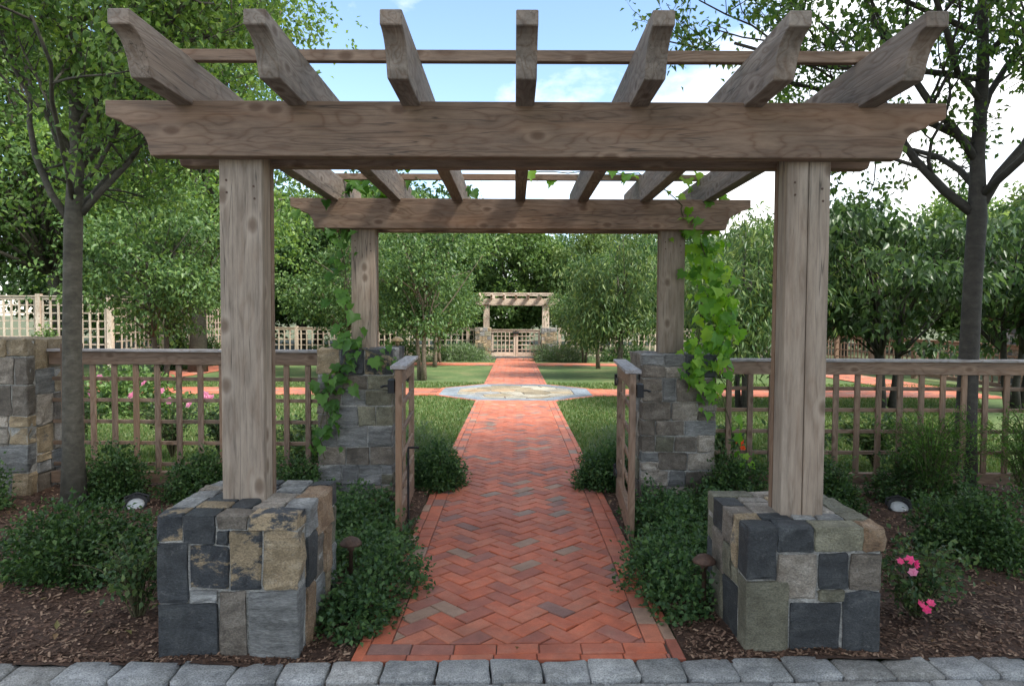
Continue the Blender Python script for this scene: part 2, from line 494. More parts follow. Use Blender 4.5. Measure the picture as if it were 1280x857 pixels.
def bark(name, a, b, c):
    m, n, l, p = nodes(name)
    t = n.new('ShaderNodeTexCoord')
    mp_ = n.new('ShaderNodeMapping'); mp_.inputs['Scale'].default_value = (7, 7, 11)
    l.new(t.outputs['Object'], mp_.inputs['Vector'])
    n1 = noise_n(n, l, mp_.outputs[0], 1.8, 7, 0.68, 0.3)
    r = ramp(n, [(0.3, a), (0.52, b), (0.74, c)])
    l.new(n1.outputs['Fac'], r.inputs['Fac'])
    n2 = noise_n(n, l, t.outputs['Object'], 3.0, 4, 0.6)
    r2 = ramp(n, [(0.35, (0.75, 0.78, 0.72)), (0.65, (1.15, 1.15, 1.12))])
    l.new(n2.outputs['Fac'], r2.inputs['Fac'])
    l.new(mix(n, l, 0.8, r.outputs[0], r2.outputs[0], 'MULTIPLY'), p.inputs['Base Color'])
    p.inputs['Roughness'].default_value = 0.85
    l.new(bump(n, l, n1.outputs['Fac'], 0.8, 0.012), p.inputs['Normal'])
    return m
M['bark'] = bark('bark_gray', (0.034, 0.029, 0.022), (0.068, 0.060, 0.046), (0.112, 0.102, 0.084))
M['bark_dark'] = bark('bark_dark', (0.021, 0.018, 0.016), (0.039, 0.034, 0.029), (0.063, 0.056, 0.048))
M['bark_tan'] = bark('bark_tan', (0.09, 0.068, 0.05), (0.17, 0.13, 0.10), (0.27, 0.22, 0.17))

def leaf_mat(name, cols, trans=0.35, rough=0.45, spec=0.28, obj_random=False):
    m, n, l, p = nodes(name)
    if obj_random:
        g = n.new('ShaderNodeObjectInfo'); rnd = g.outputs['Random']
    else:
        g = n.new('ShaderNodeNewGeometry'); rnd = g.outputs['Random Per Island']
    k = len(cols)
    r = ramp(n, [(i / (k - 1), c) for i, c in enumerate(cols)])
    l.new(rnd, r.inputs['Fac'])
    l.new(r.outputs[0], p.inputs['Base Color'])
    p.inputs['Roughness'].default_value = rough
    p.inputs['Specular IOR Level'].default_value = spec
    tr = n.new('ShaderNodeBsdfTranslucent')
    hs = n.new('ShaderNodeHueSaturation')
    hs.inputs['Hue'].default_value = 0.485; hs.inputs['Saturation'].default_value = 1.15; hs.inputs['Value'].default_value = 1.7
    l.new(r.outputs[0], hs.inputs['Color'])
    l.new(hs.outputs[0], tr.inputs['Color'])
    ms = n.new('ShaderNodeMixShader')
    ms.inputs[0].default_value = trans
    l.new(p.outputs[0], ms.inputs[1]); l.new(tr.outputs[0], ms.inputs[2])
    l.new(ms.outputs[0], n['Material Output'].inputs['Surface'])
    return m
M['leaf_box'] = leaf_mat('boxwood_leaf', [(0.024, 0.055, 0.019), (0.039, 0.082, 0.026), (0.055, 0.110, 0.033), (0.094, 0.158, 0.044)], 0.25)
M['leaf_cover'] = leaf_mat('ground_cover_leaf', [(0.033, 0.075, 0.031), (0.050, 0.105, 0.039), (0.072, 0.138, 0.046), (0.099, 0.176, 0.055)], 0.3)
M['leaf_rose'] = leaf_mat('rose_leaf', [(0.03, 0.065, 0.028), (0.05, 0.095, 0.035), (0.075, 0.13, 0.045), (0.13, 0.18, 0.06)], 0.3)
M['leaf_near'] = leaf_mat('garden_tree_leaf', [(0.052, 0.106, 0.031), (0.083, 0.155, 0.042), (0.129, 0.217, 0.052), (0.185, 0.271, 0.070)], 0.4)
M['leaf_sparse'] = leaf_mat('open_tree_leaf', [(0.036, 0.084, 0.024), (0.060, 0.120, 0.030), (0.090, 0.168, 0.036), (0.144, 0.216, 0.048)], 0.35)
M['leaf_orchard'] = leaf_mat('orchard_leaf', [(0.038, 0.082, 0.030), (0.060, 0.117, 0.039), (0.086, 0.152, 0.047), (0.133, 0.205, 0.062)], 0.35, 0.42)
M['leaf_broad'] = leaf_mat('broad_dark_leaf', [(0.024, 0.05, 0.02), (0.036, 0.07, 0.026), (0.05, 0.092, 0.034), (0.085, 0.14, 0.05)], 0.28, 0.38)
M['leaf_peach'] = leaf_mat('peach_leaf', [(0.040, 0.087, 0.031), (0.065, 0.122, 0.043), (0.102, 0.163, 0.056), (0.175, 0.232, 0.073)], 0.35, 0.4)
M['leaf_wood1'] = leaf_mat('wood_leaf_dark', [(0.025, 0.059, 0.021), (0.042, 0.086, 0.026), (0.063, 0.118, 0.036)], 0.3)
M['leaf_wood2'] = leaf_mat('wood_leaf_mid', [(0.052, 0.105, 0.032), (0.086, 0.153, 0.046), (0.139, 0.211, 0.065)], 0.35)
M['leaf_wood3'] = leaf_mat('wood_leaf_pale', [(0.081, 0.136, 0.043), (0.131, 0.197, 0.061), (0.195, 0.259, 0.092)], 0.4)
M['leaf_lav'] = leaf_mat('lavender_leaf', [(0.075, 0.138, 0.056), (0.112, 0.188, 0.075), (0.175, 0.250, 0.112), (0.200, 0.237, 0.188)], 0.3)
M['leaf_fern'] = leaf_mat('feathery_leaf', [(0.04, 0.10, 0.022), (0.065, 0.145, 0.03), (0.10, 0.2, 0.04)], 0.4)
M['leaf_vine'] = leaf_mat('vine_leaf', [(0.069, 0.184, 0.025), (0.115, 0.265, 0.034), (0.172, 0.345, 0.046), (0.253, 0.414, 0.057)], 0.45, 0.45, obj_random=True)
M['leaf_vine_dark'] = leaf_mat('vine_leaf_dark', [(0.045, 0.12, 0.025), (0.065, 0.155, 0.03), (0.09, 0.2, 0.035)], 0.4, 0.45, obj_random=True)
M['grass'] = leaf_mat('grass_blade', [(0.05, 0.10, 0.025), (0.075, 0.135, 0.035), (0.11, 0.165, 0.05), (0.18, 0.185, 0.08)], 0.3)
M['chip'] = leaf_mat('bark_chip', [(0.040, 0.022, 0.014), (0.081, 0.044, 0.029), (0.132, 0.076, 0.051), (0.184, 0.113, 0.077), (0.310, 0.211, 0.145)], 0.0, 0.85)
M['petal_pink'] = leaf_mat('petal_pink', [(0.75, 0.28, 0.42), (0.85, 0.42, 0.56)], 0.3, 0.5, obj_random=True)
M['petal_hot'] = leaf_mat('petal_hot_pink', [(0.72, 0.05, 0.2), (0.85, 0.14, 0.3)], 0.3, 0.5, obj_random=True)
M['petal_red'] = leaf_mat('petal_orange', [(0.8, 0.12, 0.03), (0.85, 0.18, 0.05)], 0.3, 0.5, obj_random=True)
M['stem'] = plain('green_brown_stem', [(0.3, (0.05, 0.05, 0.025)), (0.7, (0.11, 0.1, 0.05))], 20)

# ------------------------------------------------------------------ ground
random.seed(7)
PX = 0.03                                   # centre line of the brick walk
KB = 0.028                                  # the kerb runs very slightly askew
def kerb_y(x): return 3.105 + KB * x

def strip(name, x0, x1, ys, dz, mat, kind='structure', nx=1, amp=0.0):
    v, f = [], []
    xs = [x0 + (x1 - x0) * i / nx for i in range(nx + 1)]
    for y in ys:
        for x in xs:
            h = amp * (mnoise.noise(Vector((x * 2.1, y * 2.1, 3.3))) + 0.5 * mnoise.noise(Vector((x * 6, y * 6, 1.3)))) if amp else 0
            v.append((x, y, gz(y) + dz + h))
    k = nx + 1
    for j in range(len(ys) - 1):
        for i in range(nx):
            f.append((j * k + i, j * k + i + 1, (j + 1) * k + i + 1, (j + 1) * k + i))
    me = bpy.data.meshes.new(name)
    me.from_pydata(v, [], f)
    if amp:
        me.polygons.foreach_set('use_smooth', [True] * len(f))
    o = put(name, me, mat)
    if kind: o['kind'] = kind
    return o

YS = [-40, 2.2, 4, 6, 8, 12, 18, 24, 29, 34.3, 60, 120, 300, 700]
strip('ground', -500, 500, YS, -0.06, M['ground'])
strip('lawn', -18.0, 12.0, [3.0, 6.0, 8.0, 12, 18, 24, 29.2], -0.012, M['lawn'])
strip('driveway', -30, 30, [-12, 0.0, 2.7], -0.02, M['drive'])

def mulch(name, x0, x1, y1):
    ny = int((y1 - 3.1) / 0.07); nx = int(abs(x1 - x0) / 0.07)
    v, f = [], []
    for j in range(ny + 1):
        for i in range(nx + 1):
            x = x0 + (x1 - x0) * i / nx
            y0 = kerb_y(x) - 0.03
            y = y0 + (y1 - y0) * j / ny
            edge = min(1.0, min(abs(x - x0), abs(x - x1)) / 0.3)
            h = 0.03 * mnoise.noise(Vector((x * 1.7, y * 1.7, 9.1))) + 0.018 * mnoise.noise(Vector((x * 7, y * 7, 2.1))) + 0.012 * mnoise.noise(Vector((x * 17, y * 17, 5.1)))
            v.append((x, y, 0.012 + (h + 0.015) * edge))
    k = nx + 1
    for j in range(ny):
        for i in range(nx):
            f.append((j * k + i, j * k + i + 1, (j + 1) * k + i + 1, (j + 1) * k + i))
    me = bpy.data.meshes.new(name); me.from_pydata(v, [], f)
    me.polygons.foreach_set('use_smooth', [True] * len(f))
    o = put(name, me, M['soil']); o['kind'] = 'structure'
    return o
mulch('mulch_bed', -6.2, PX - 0.79, 6.75)
mulch('mulch_bed', PX + 0.79, 6.2, 6.75)

def mulch_h(x, y):
    return 0.012 + 0.03 * mnoise.noise(Vector((x * 1.7, y * 1.7, 9.1))) + 0.018 * mnoise.noise(Vector((x * 7, y * 7, 2.1))) + 0.015

def chips(name, x0, x1, n, seed):
    rng = np.random.default_rng(seed)
    t = rng.random(n) ** 1.4
    x = x0 + (x1 - x0) * rng.random(n)
    y = 3.10 + KB * x + t * 3.5
    z = np.array([mulch_h(a, b) for a, b in zip(x, y)]) + rng.random(n) * 0.008
    L = 0.012 + 0.03 * rng.random(n) ** 2; w = 0.004 + 0.009 * rng.random(n)
    a = rng.random(n) * 2 * math.pi
    tilt = rng.normal(0, 0.25, n); roll = rng.normal(0, 0.3, n)
    d = np.stack([np.cos(a), np.sin(a), np.sin(tilt)], 1) * L[:, None] * 0.5
    s = np.stack([-np.sin(a), np.cos(a), np.sin(roll)], 1) * w[:, None] * 0.5
    c = np.stack([x, y, z], 1)
    v = np.stack([c - d - s, c + d - s * 0.7, c + d * 0.9 + s, c - d * 0.95 + s * 1.1], 1).reshape(-1, 3)
    f = np.arange(4 * n).reshape(-1, 4)
    o = put(name, mesh_np(name, v, f), M['chip'])
    tag(o, 'brown shredded bark chips spread over the planting bed ' + ('left' if x0 < 0 else 'right') + ' of the walk', kind='stuff')
chips('bark_chips', -5.2, PX - 0.80, 34000, 1)
chips('bark_chips', PX + 0.80, 5.2, 34000, 2)

# ------------------------------------------------------------------ the brick walk
def clip(poly, nx, ny, d):
    """keeps the side where nx*x+ny*y >= d"""
    out = []
    for i in range(len(poly)):
        a, b = poly[i], poly[(i + 1) % len(poly)]
        da, db = nx * a[0] + ny * a[1] - d, nx * b[0] + ny * b[1] - d
        if da >= 0: out.append(a)
        if (da >= 0) != (db >= 0):
            t = da / (da - db)
            out.append((a[0] + (b[0] - a[0]) * t, a[1] + (b[1] - a[1]) * t))
    return out

def area(p):
    return 0.5 * abs(sum(p[i][0] * p[(i + 1) % len(p)][1] - p[(i + 1) % len(p)][0] * p[i][1] for i in range(len(p))))

def inset(poly, d):
    n = len(poly)
    cx = sum(p[0] for p in poly) / n; cy = sum(p[1] for p in poly) / n
    out = []
    for i in range(n):
        p0, p1, p2 = Vector(poly[i - 1]), Vector(poly[i]), Vector(poly[(i + 1) % n])
        e1, e2 = (p1 - p0), (p2 - p1)
        if e1.length < 1e-6 or e2.length < 1e-6:
            out.append(tuple(p1)); continue
        e1.normalize(); e2.normalize()
        n1, n2 = Vector((-e1.y, e1.x)), Vector((-e2.y, e2.x))
        k = 1 + n1.dot(n2)
        q = p1 + (n1 + n2) * (d / max(k, 0.35))
        out.append(tuple(q))
    return out

def paver(mb, poly, z, th=0.05, bev=0.005, tilt=(0, 0)):
    if sum(poly[i][0] * poly[(i + 1) % len(poly)][1] - poly[(i + 1) % len(poly)][0] * poly[i][1] for i in range(len(poly))) < 0:
        poly = poly[::-1]
    n = len(poly)
    cx = sum(p[0] for p in poly) / n; cy = sum(p[1] for p in poly) / n
    ins = inset(poly, bev)
    zz = lambda p: z + tilt[0] * (p[0] - cx) + tilt[1] * (p[1] - cy)
    vs = [(p[0], p[1], z - th) for p in poly] + [(p[0], p[1], zz(p) - bev * 0.8) for p in poly] + [(p[0], p[1], zz(p)) for p in ins]
    fs = [tuple(range(2 * n, 3 * n))]
    for r in range(2):
        fs += [(r * n + i, r * n + (i + 1) % n, (r + 1) * n + (i + 1) % n, (r + 1) * n + i) for i in range(n)]
    mb.add(vs, fs)

bw, joint = 0.1035, 0.0045
rb = random.Random(3)
OUT_Y0, OUT_Y1 = 13.36, 16.74              # where the octagon interrupts the walk
bricks = []                                # (polygon, centre)
def herring(y0, y1, x0, x1, front):
    c = math.sqrt(0.5)
    def world(a, b):
        return (PX + 0.02 + (a - b) * c * bw, 3.2 + (a + b) * c * bw)
    amin, amax = -8, int((y1 - 3.0) / (bw * 1.414)) + 14
    for a in range(amin, amax):
        for b in range(amin, amax):
            k = (a - b) % 4
            if k == 0: r = (a, b, a + 2, b + 1)
            elif k == 3: r = (a, b, a + 1, b + 2)
            else: continue
            xx, yy = world(a + 1, b + 0.5)
            if xx < x0 - 0.25 or xx > x1 + 0.25 or yy < y0 - 0.3 or yy > y1 + 0.3: continue
            g = joint / bw / 2
            poly = [world(r[0] + g, r[1] + g), world(r[2] - g, r[1] + g), world(r[2] - g, r[3] - g), world(r[0] + g, r[3] - g)]
            poly = clip(poly, 1, 0, x0); poly = clip(poly, -1, 0, -x1) if poly else poly
            if poly: poly = clip(poly, -KB if front else 0, 1, y0)
            if poly: poly = clip(poly, 0, -1, -y1)
            if len(poly) < 3 or area(poly) < 0.0006: continue
            bricks.append(poly)
def rect(x0, x1, y0, y1): return [(x0, y0), (x1, y0), (x1, y1), (x0, y1)]
HW = 0.62
F0 = 3.118                                  # front edge of the walk on its centre line
herring(F0 + 0.057 + 0.098 + 0.012, OUT_Y0, PX - HW, PX + HW, True)
herring(OUT_Y1, 29.2, PX - HW, PX + HW, False)
def run(y, yend, x0, x1, jit):
    while y < yend - 0.03:
        e = min(y + 0.202 + rb.uniform(-0.004, 0.004), yend)
        j = rb.uniform(-jit, jit)
        bricks.append(rect(x0 + j, x1 + j, y, e - joint))
        y = e
for s in (-1, 1):
    for (ya, yb) in ((None, OUT_Y0), (OUT_Y1, 29.2)):
        for (u0, u1) in ((HW + 0.005, HW + 0.103), (HW + 0.108, HW + 0.165)):
            xa, xb = sorted((PX + s * u0, PX + s * u1))
            st = F0 + KB * (xa + xb) / 2 + rb.uniform(0, 0.1) if ya is None else ya
            if ya is None:
                full = F0 + KB * (xa + xb) / 2 + (0.17 if u0 < HW + 0.05 else 0.002)
                run(full, yb, xa, xb, 0.002)
            else:
                run(ya, yb, xa, xb, 0.002)
x = PX - HW - 0.1
k = 0
for row, (ya, yb) in enumerate(((0.0, 0.057), (0.062, 0.16))):
    x = PX - HW - 0.103 + (0.0 if row else -0.012)
    while x < PX + HW + 0.09:
        e = min(x + 0.2055, PX + HW + 0.103)
        bricks.append([(x, F0 + KB * x + ya), (e - joint, F0 + KB * e + ya), (e - joint, F0 + KB * e + yb), (x, F0 + KB * x + yb)])
        x = e
def cent(p): return (sum(q[0] for q in p) / len(p), sum(q[1] for q in p) / len(p))
bricks.sort(key=lambda p: area(p) / max(cent(p)[1], 1) ** 3, reverse=True)
walk = strip('brick_walk', PX - 0.785, PX + 0.785, [3.10, 6, 8, 12, 18, 24, 29.3], 0.002, M['sand'])
near_b = bricks[:300]
for p in near_b:
    cx, cy = cent(p)
    mb = MB()
    paver(mb, [(a - cx, b - cy) for a, b in p], 0, 0.05, 0.0045, (rb.gauss(0, 0.012), rb.gauss(0, 0.012)))
    put('brick', mb.mesh('brick'), M['brick'], walk, (cx, cy, gz(cy) + 0.016 + rb.gauss(0, 0.0016)))
mb = MB()
for p in bricks[300:]:
    cx, cy = cent(p)
    paver(mb, p, gz(cy) + 0.016 + rb.gauss(0, 0.0012), 0.03, 0.005, (rb.gauss(0, 0.01), rb.gauss(0, 0.01)))
o = put('distant_bricks', mb.mesh('distant_bricks'), M['brick_far'], walk)
o['kind'] = 'stuff'

# side walks of brick: two cross walks and the perimeter walks
def side_walk(name, x0, x1, y0, y1, along):
    w = strip(name, x0, x1, [y0, (y0 + y1) / 2, y1] if y1 - y0 > 3 else [y0, y1], 0.0, M['sand'])
    mb = MB()
    r_ = random.Random(int(y0 * 10 + x0 * 7))
    bl, bwid = (0.32, 0.16)
    nx = max(1, round((x1 - x0) / (bl if along == 'x' else bwid)))
    ny = max(1, round((y1 - y0) / (bwid if along == 'x' else bl)))
    dx, dy = (x1 - x0) / nx, (y1 - y0) / ny
    for j in range(ny):
        for i in range(nx):
            off = 0.5 * (j % 2) * dx if along == 'x' else 0
            offy = 0.5 * (i % 2) * dy if along == 'y' else 0
            a0 = max(x0, x0 + i * dx - off); a1 = x0 + (i + 1) * dx - off
            b0 = max(y0, y0 + j * dy - offy); b1 = y0 + (j + 1) * dy - offy
            z = gz((b0 + b1) / 2) + 0.014 + r_.gauss(0, 0.001)
            paver(mb, rect(a0, a1 - 0.005, b0, b1 - 0.005), z, 0.02, 0.004)
    o = put('paving_bricks', mb.mesh('paving_bricks'), M['brick_far'], w)
    o['kind'] = 'stuff'
OC = (PX, 15.05)
side_walk('cross_walk', -10.75, PX - 1.72, 14.33, 15.77, 'x')
side_walk('cross_walk', PX + 1.72, 10.5, 14.33, 15.77, 'x')
side_walk('cross_walk', -10.75, PX - 0.79, 24.5, 25.9, 'x')
side_walk('cross_walk', PX + 0.79, 10.5, 24.5, 25.9, 'x')
side_walk('perimeter_walk', -10.6, -9.2, 15.78, 24.49, 'y')
side_walk('perimeter_walk', 9.1, 10.5, 15.78, 24.49, 'y')

# the octagonal medallion of flagstone set in bluestone
oz = gz(OC[1])
def octp(r): return [(OC[0] + r / math.cos(math.pi / 8) * math.cos(math.pi / 8 + k * math.pi / 4), OC[1] + r / math.cos(math.pi / 8) * math.sin(math.pi / 8 + k * math.pi / 4)) for k in range(8)]
mb = MB(); mb.prism(octp(1.72), 'z', oz - 0.05, oz + 0.006)
med = put('paved_octagon', mb.mesh('paved_octagon'), M['mortar']); med['kind'] = 'structure'
o1, o2, o3 = octp(1.715), octp(1.64), octp(1.27)
for k in range(8):
    k2 = (k + 1) % 8
    seg = 6
    for i in range(seg):
        t0, t1 = i / seg, (i + 1) / seg - 0.01
        L_ = lambda a, b, t: (a[0] + (b[0] - a[0]) * t, a[1] + (b[1] - a[1]) * t)
        mb = MB(); paver(mb, [L_(o1[k], o1[k2], t0), L_(o1[k], o1[k2], t1), L_(o2[k], o2[k2], t1), L_(o2[k], o2[k2], t0)], oz + 0.02, 0.03, 0.004)
        put('edging_brick', mb.mesh('edging_brick'), M['brick'], med)
    mb = MB(); paver(mb, [L_(o2[k], o2[k2], 0.004), L_(o2[k], o2[k2], 0.996), L_(o3[k], o3[k2], 0.996), L_(o3[k], o3[k2], 0.004)], oz + 0.02, 0.03, 0.004)
    put('bluestone_slab', mb.mesh('bluestone_slab'), M['bluestone'], med)
# irregular flagstones: Voronoi cells of jittered sites, clipped to the octagon
rf = random.Random(11)
sites = []
for j in range(6):
    for i in range(5):
        sites.append((OC[0] + (i - 2 + 0.5 * (j % 2) + rf.uniform(-0.28, 0.28)) * 0.56, OC[1] + (j - 2.5 + rf.uniform(-0.3, 0.3)) * 0.46))
for i, s in enumerate(sites):
    poly = octp(1.26)
    for j, t in enumerate(sites):
        if i == j: continue
        nx, ny = s[0] - t[0], s[1] - t[1]
        ln = math.hypot(nx, ny); nx, ny = nx / ln, ny / ln
        mxx, myy = (s[0] + t[0]) / 2, (s[1] + t[1]) / 2
        poly = clip(poly, nx, ny, nx * mxx + ny * myy + 0.012)
        if len(poly) < 3: break
    if len(poly) < 3 or area(poly) < 0.006: continue
    mb = MB(); paver(mb, poly, oz + 0.02 + rf.uniform(-0.003, 0.003), 0.03, 0.008)
    put('flagstone', mb.mesh('flagstone'), FL[rf.choice([0, 0, 1, 1, 1, 2, 3])], med)

# ------------------------------------------------------------------ kerb of granite setts
def rough_block(sx, sy, sz, rng, rough=0.012, bev=0.014, quad=0.0, cuts=5):
    """a split stone: gridded box, rounded arrises, uneven faces; origin at its centre"""
    ts = [0.0, 0.07, 0.5, 0.93, 1.0] if cuts == 5 else [0.0, 0.5, 1.0]
    n = len(ts)
    dim = (sx, sy, sz)
    idx, vs, fs = {}, [], []
    seed = rng.uniform(0, 100)
    q = [[rng.uniform(-quad, quad) for _ in range(3)] for _ in range(8)]
    def vert(i, j, k):
        key = (i, j, k)
        if key in idx: return idx[key]
        t = (ts[i], ts[j], ts[k])
        p = [(t[a] - 0.5) * dim[a] for a in range(3)]
        on = [ix in (0, n - 1) for ix in key]
        c = sum(on)
        for a in range(3):
            sgn = -1 if key[a] == 0 else 1
            if on[a] and c >= 2: p[a] -= sgn * bev * (0.75 if c == 2 else 0.9)
        nv = Vector((p[0] * 9 + seed, p[1] * 9, p[2] * 9))
        for a in range(3):
            if on[a]:
                sgn = -1 if key[a] == 0 else 1
                w = 1.0 if c == 1 else 0.5
                p[a] += sgn * rough * w * max(-0.45, mnoise.noise(nv + Vector((a * 7, 0, 0))) * 1.1 + rng.uniform(-0.5, 0.75))
        for ci in range(8):
            w = 1
            for a in range(3):
                w *= t[a] if (ci >> a) & 1 else 1 - t[a]
            for a in range(3): p[a] += q[ci][a] * w
        idx[key] = len(vs); vs.append(tuple(p))
        return idx[key]
    m_ = n - 1
    for a in range(m_):
        for b in range(m_):
            fs.append((vert(a, b, m_), vert(a + 1, b, m_), vert(a + 1, b + 1, m_), vert(a, b + 1, m_)))
            fs.append((vert(a, b, 0), vert(a, b + 1, 0), vert(a + 1, b + 1, 0), vert(a + 1, b, 0)))
            fs.append((vert(a, 0, b), vert(a + 1, 0, b), vert(a + 1, 0, b + 1), vert(a, 0, b + 1)))
            fs.append((vert(a, m_, b), vert(a, m_, b + 1), vert(a + 1, m_, b + 1), vert(a + 1, m_, b)))
            fs.append((vert(0, a, b), vert(0, a, b + 1), vert(0, a + 1, b + 1), vert(0, a + 1, b)))
            fs.append((vert(m_, a, b), vert(m_, a + 1, b), vert(m_, a + 1, b + 1), vert(m_, a, b + 1)))
    me = bpy.data.meshes.new('stone')
    me.from_pydata(vs, [], fs)
    me.update()
    return me

rk = random.Random(21)
mb = MB()
mb.prism([(-3.2, kerb_y(-3.2) - 0.62), (3.2, kerb_y(3.2) - 0.62), (3.2, kerb_y(3.2) + 0.01), (-3.2, kerb_y(-3.2) + 0.01)], 'z', -0.12, -0.012)
kerb = put('kerb', mb.mesh('kerb'), M['sand']); kerb['kind'] = 'structure'
for row in range(3):
    x = -2.95 + row * 0.11
    while x < 2.95:
        w = rk.uniform(0.205, 0.262)
        d = 0.172 + rk.uniform(-0.006, 0.01)
        me = rough_block(w - 0.009, d, 0.12, rk, 0.005, 0.008, 0.007)
        me.polygons.foreach_set('use_smooth', [True] * len(me.polygons))
        cx = x + w / 2
        o = put('granite_sett', me, M['granite'] if rk.random() < 0.75 else M['granite_tan'], kerb,
                (cx, kerb_y(cx) - 0.086 - row * 0.188 + rk.uniform(-0.004, 0.004), -0.034 + rk.uniform(-0.004, 0.005) - (0.012 if row else 0)),
                (rk.gauss(0, 0.02), rk.gauss(0, 0.02), math.atan(KB) + rk.gauss(0, 0.012)))
        x += w

# ------------------------------------------------------------------ stone piers
def pier(label, cx, cy, w, z0, z1, seed, faces, group, d=0.11, top=None, body='GBGTVK', name='stone_pier', big=1.0):
    """faces: dict side -> list of (u0,u1,v0,v1,code); missing sides get random courses. sides: f(-Y) b(+Y) l(-X) r(+X)"""
    rng = random.Random(seed)
    t = thing(name, label, 'stone pier', (cx, cy, z0), 0, group)
    h = z1 - z0
    mb = MB(); g = 0.009
    mb.box(-w / 2 + g, w / 2 - g, -w / 2 + g, w / 2 - g, -0.25, h - 0.018)
    put('mortar_core', mb.mesh('mortar_core'), M['mortar'], t)
    j = 0.011
    def courses(u0, u1, topcodes=None):
        out = []
        v = 0.0
        hs = []
        while v < h - 0.12:
            c = rng.uniform(0.13, 0.21) * big
            if h - v - c < 0.12: c = h - v
            hs.append((v, v + c)); v += c
        if hs[-1][1] < h: hs[-1] = (hs[-1][0], h)
        for (a, b) in hs:
            u = u0
            while u < u1 - 0.01:
                c = rng.uniform(0.11, 0.27) * big
                if u1 - u - c < 0.1: c = u1 - u
                code = rng.choice(body)
                if topcodes and b >= h - 1e-6: code = rng.choice(topcodes)
                if (b - a) > 0.16 and c < 0.2 and rng.random() < 0.3:
                    m_ = a + (b - a) * rng.uniform(0.4, 0.6)
                    out.append((u, u + c, a, m_, code)); out.append((u, u + c, m_, b, rng.choice(body)))
                else:
                    out.append((u, u + c, a, b, code))
                u += c
        return out
    for side in 'fblr':
        lst = faces.get(side)
        full = side in 'fb'
        span = w if full else w - 2 * d
        if lst is None:
            lst = courses(0, span, top)
        else:
            lst = [(a * span, b * span, c_ * h, d_ * h, e_) for a, b, c_, d_, e_ in lst]
        for (u0, u1, v0, v1, code) in lst:
            su, sv = (u1 - u0) - j, (v1 - v0) - j
            if v0 <= 0.001: v0 -= 0.12; sv += 0.12
            uc, vc = (u0 + u1) / 2 - span / 2, (v0 + v1) / 2
            pr = rng.uniform(-0.004, 0.008)
            if v1 >= h - 0.002: vc -= 0.0
            if side == 'f': pos, dims = (uc, -w / 2 + d / 2 - pr, vc), (su, d, sv)
            elif side == 'b': pos, dims = (-uc, w / 2 - d / 2 + pr, vc), (su, d, sv)
            elif side == 'l': pos, dims = (-w / 2 + d / 2 - pr, -uc, vc), (d, su, sv)
            else: pos, dims = (w / 2 - d / 2 + pr, uc, vc), (d, su, sv)
            me = rough_block(*dims, rng, 0.0095 if code not in 'TOP' else 0.016, 0.002, 0.003)
            put('stone', me, ST[code], t, pos)
    # slabs filling the top
    iw = w - 2 * d
    xs = [0, 0.36 + rng.uniform(-0.06, 0.06), 0.7 + rng.uniform(-0.06, 0.06), 1]
    codes = (top or 'GKTO')
    for a in range(3):
        ys = [0, 0.33 + rng.uniform(-0.1, 0.1), 0.68 + rng.uniform(-0.08, 0.08), 1]
        for b in range(3):
            sx, sy = (xs[a + 1] - xs[a]) * iw - j, (ys[b + 1] - ys[b]) * iw - j
            me = rough_block(sx, sy, 0.08, rng, 0.004, 0.004, 0.004)
            put('cap_stone', me, ST[rng.choice(codes)], t, (-iw / 2 + (xs[a] + xs[a + 1]) / 2 * iw, -iw / 2 + (ys[b] + ys[b + 1]) / 2 * iw, h - 0.042 + rng.uniform(-0.003, 0.003)))
    return t

PG = 'stone piers of the front entrance'
LF = {  # near left pier, front: measured fractions of width and height
    'f': [(0.0, 0.185, 0.80, 1.0, 'X'), (0.185, 0.42, 0.785, 1.0, 'K'), (0.42, 0.645, 0.89, 1.0, 'B'), (0.645, 1.0, 0.88, 1.0, 'X'),
          (0.42, 0.51, 0.785, 0.89, 'K'), (0.0, 0.225, 0.385, 0.80, 'K'), (0.225, 0.51, 0.485, 0.785, 'X'), (0.51, 0.735, 0.475, 0.89, 'X'),
          (0.735, 1.0, 0.48, 0.88, 'O'), (0.225, 0.435, 0.385, 0.485, 'G'), (0.0, 0.435, 0.0, 0.385, 'K'), (0.435, 0.635, 0.0, 0.475, 'B'),
          (0.635, 1.0, 0.0, 0.48, 'G')],
    'r': [(0.0, 0.42, 0.78, 1.0, 'G'), (0.42, 1.0, 0.70, 1.0, 'P'), (0.0, 0.36, 0.42, 0.78, 'K'), (0.36, 0.72, 0.38, 0.70, 'B'), (0.72, 1.0, 0.36, 0.70, 'P'),
          (0.0, 0.3, 0.0, 0.42, 'P'), (0.3, 0.75, 0.0, 0.38, 'G'), (0.75, 1.0, 0.0, 0.36, 'O')],
}
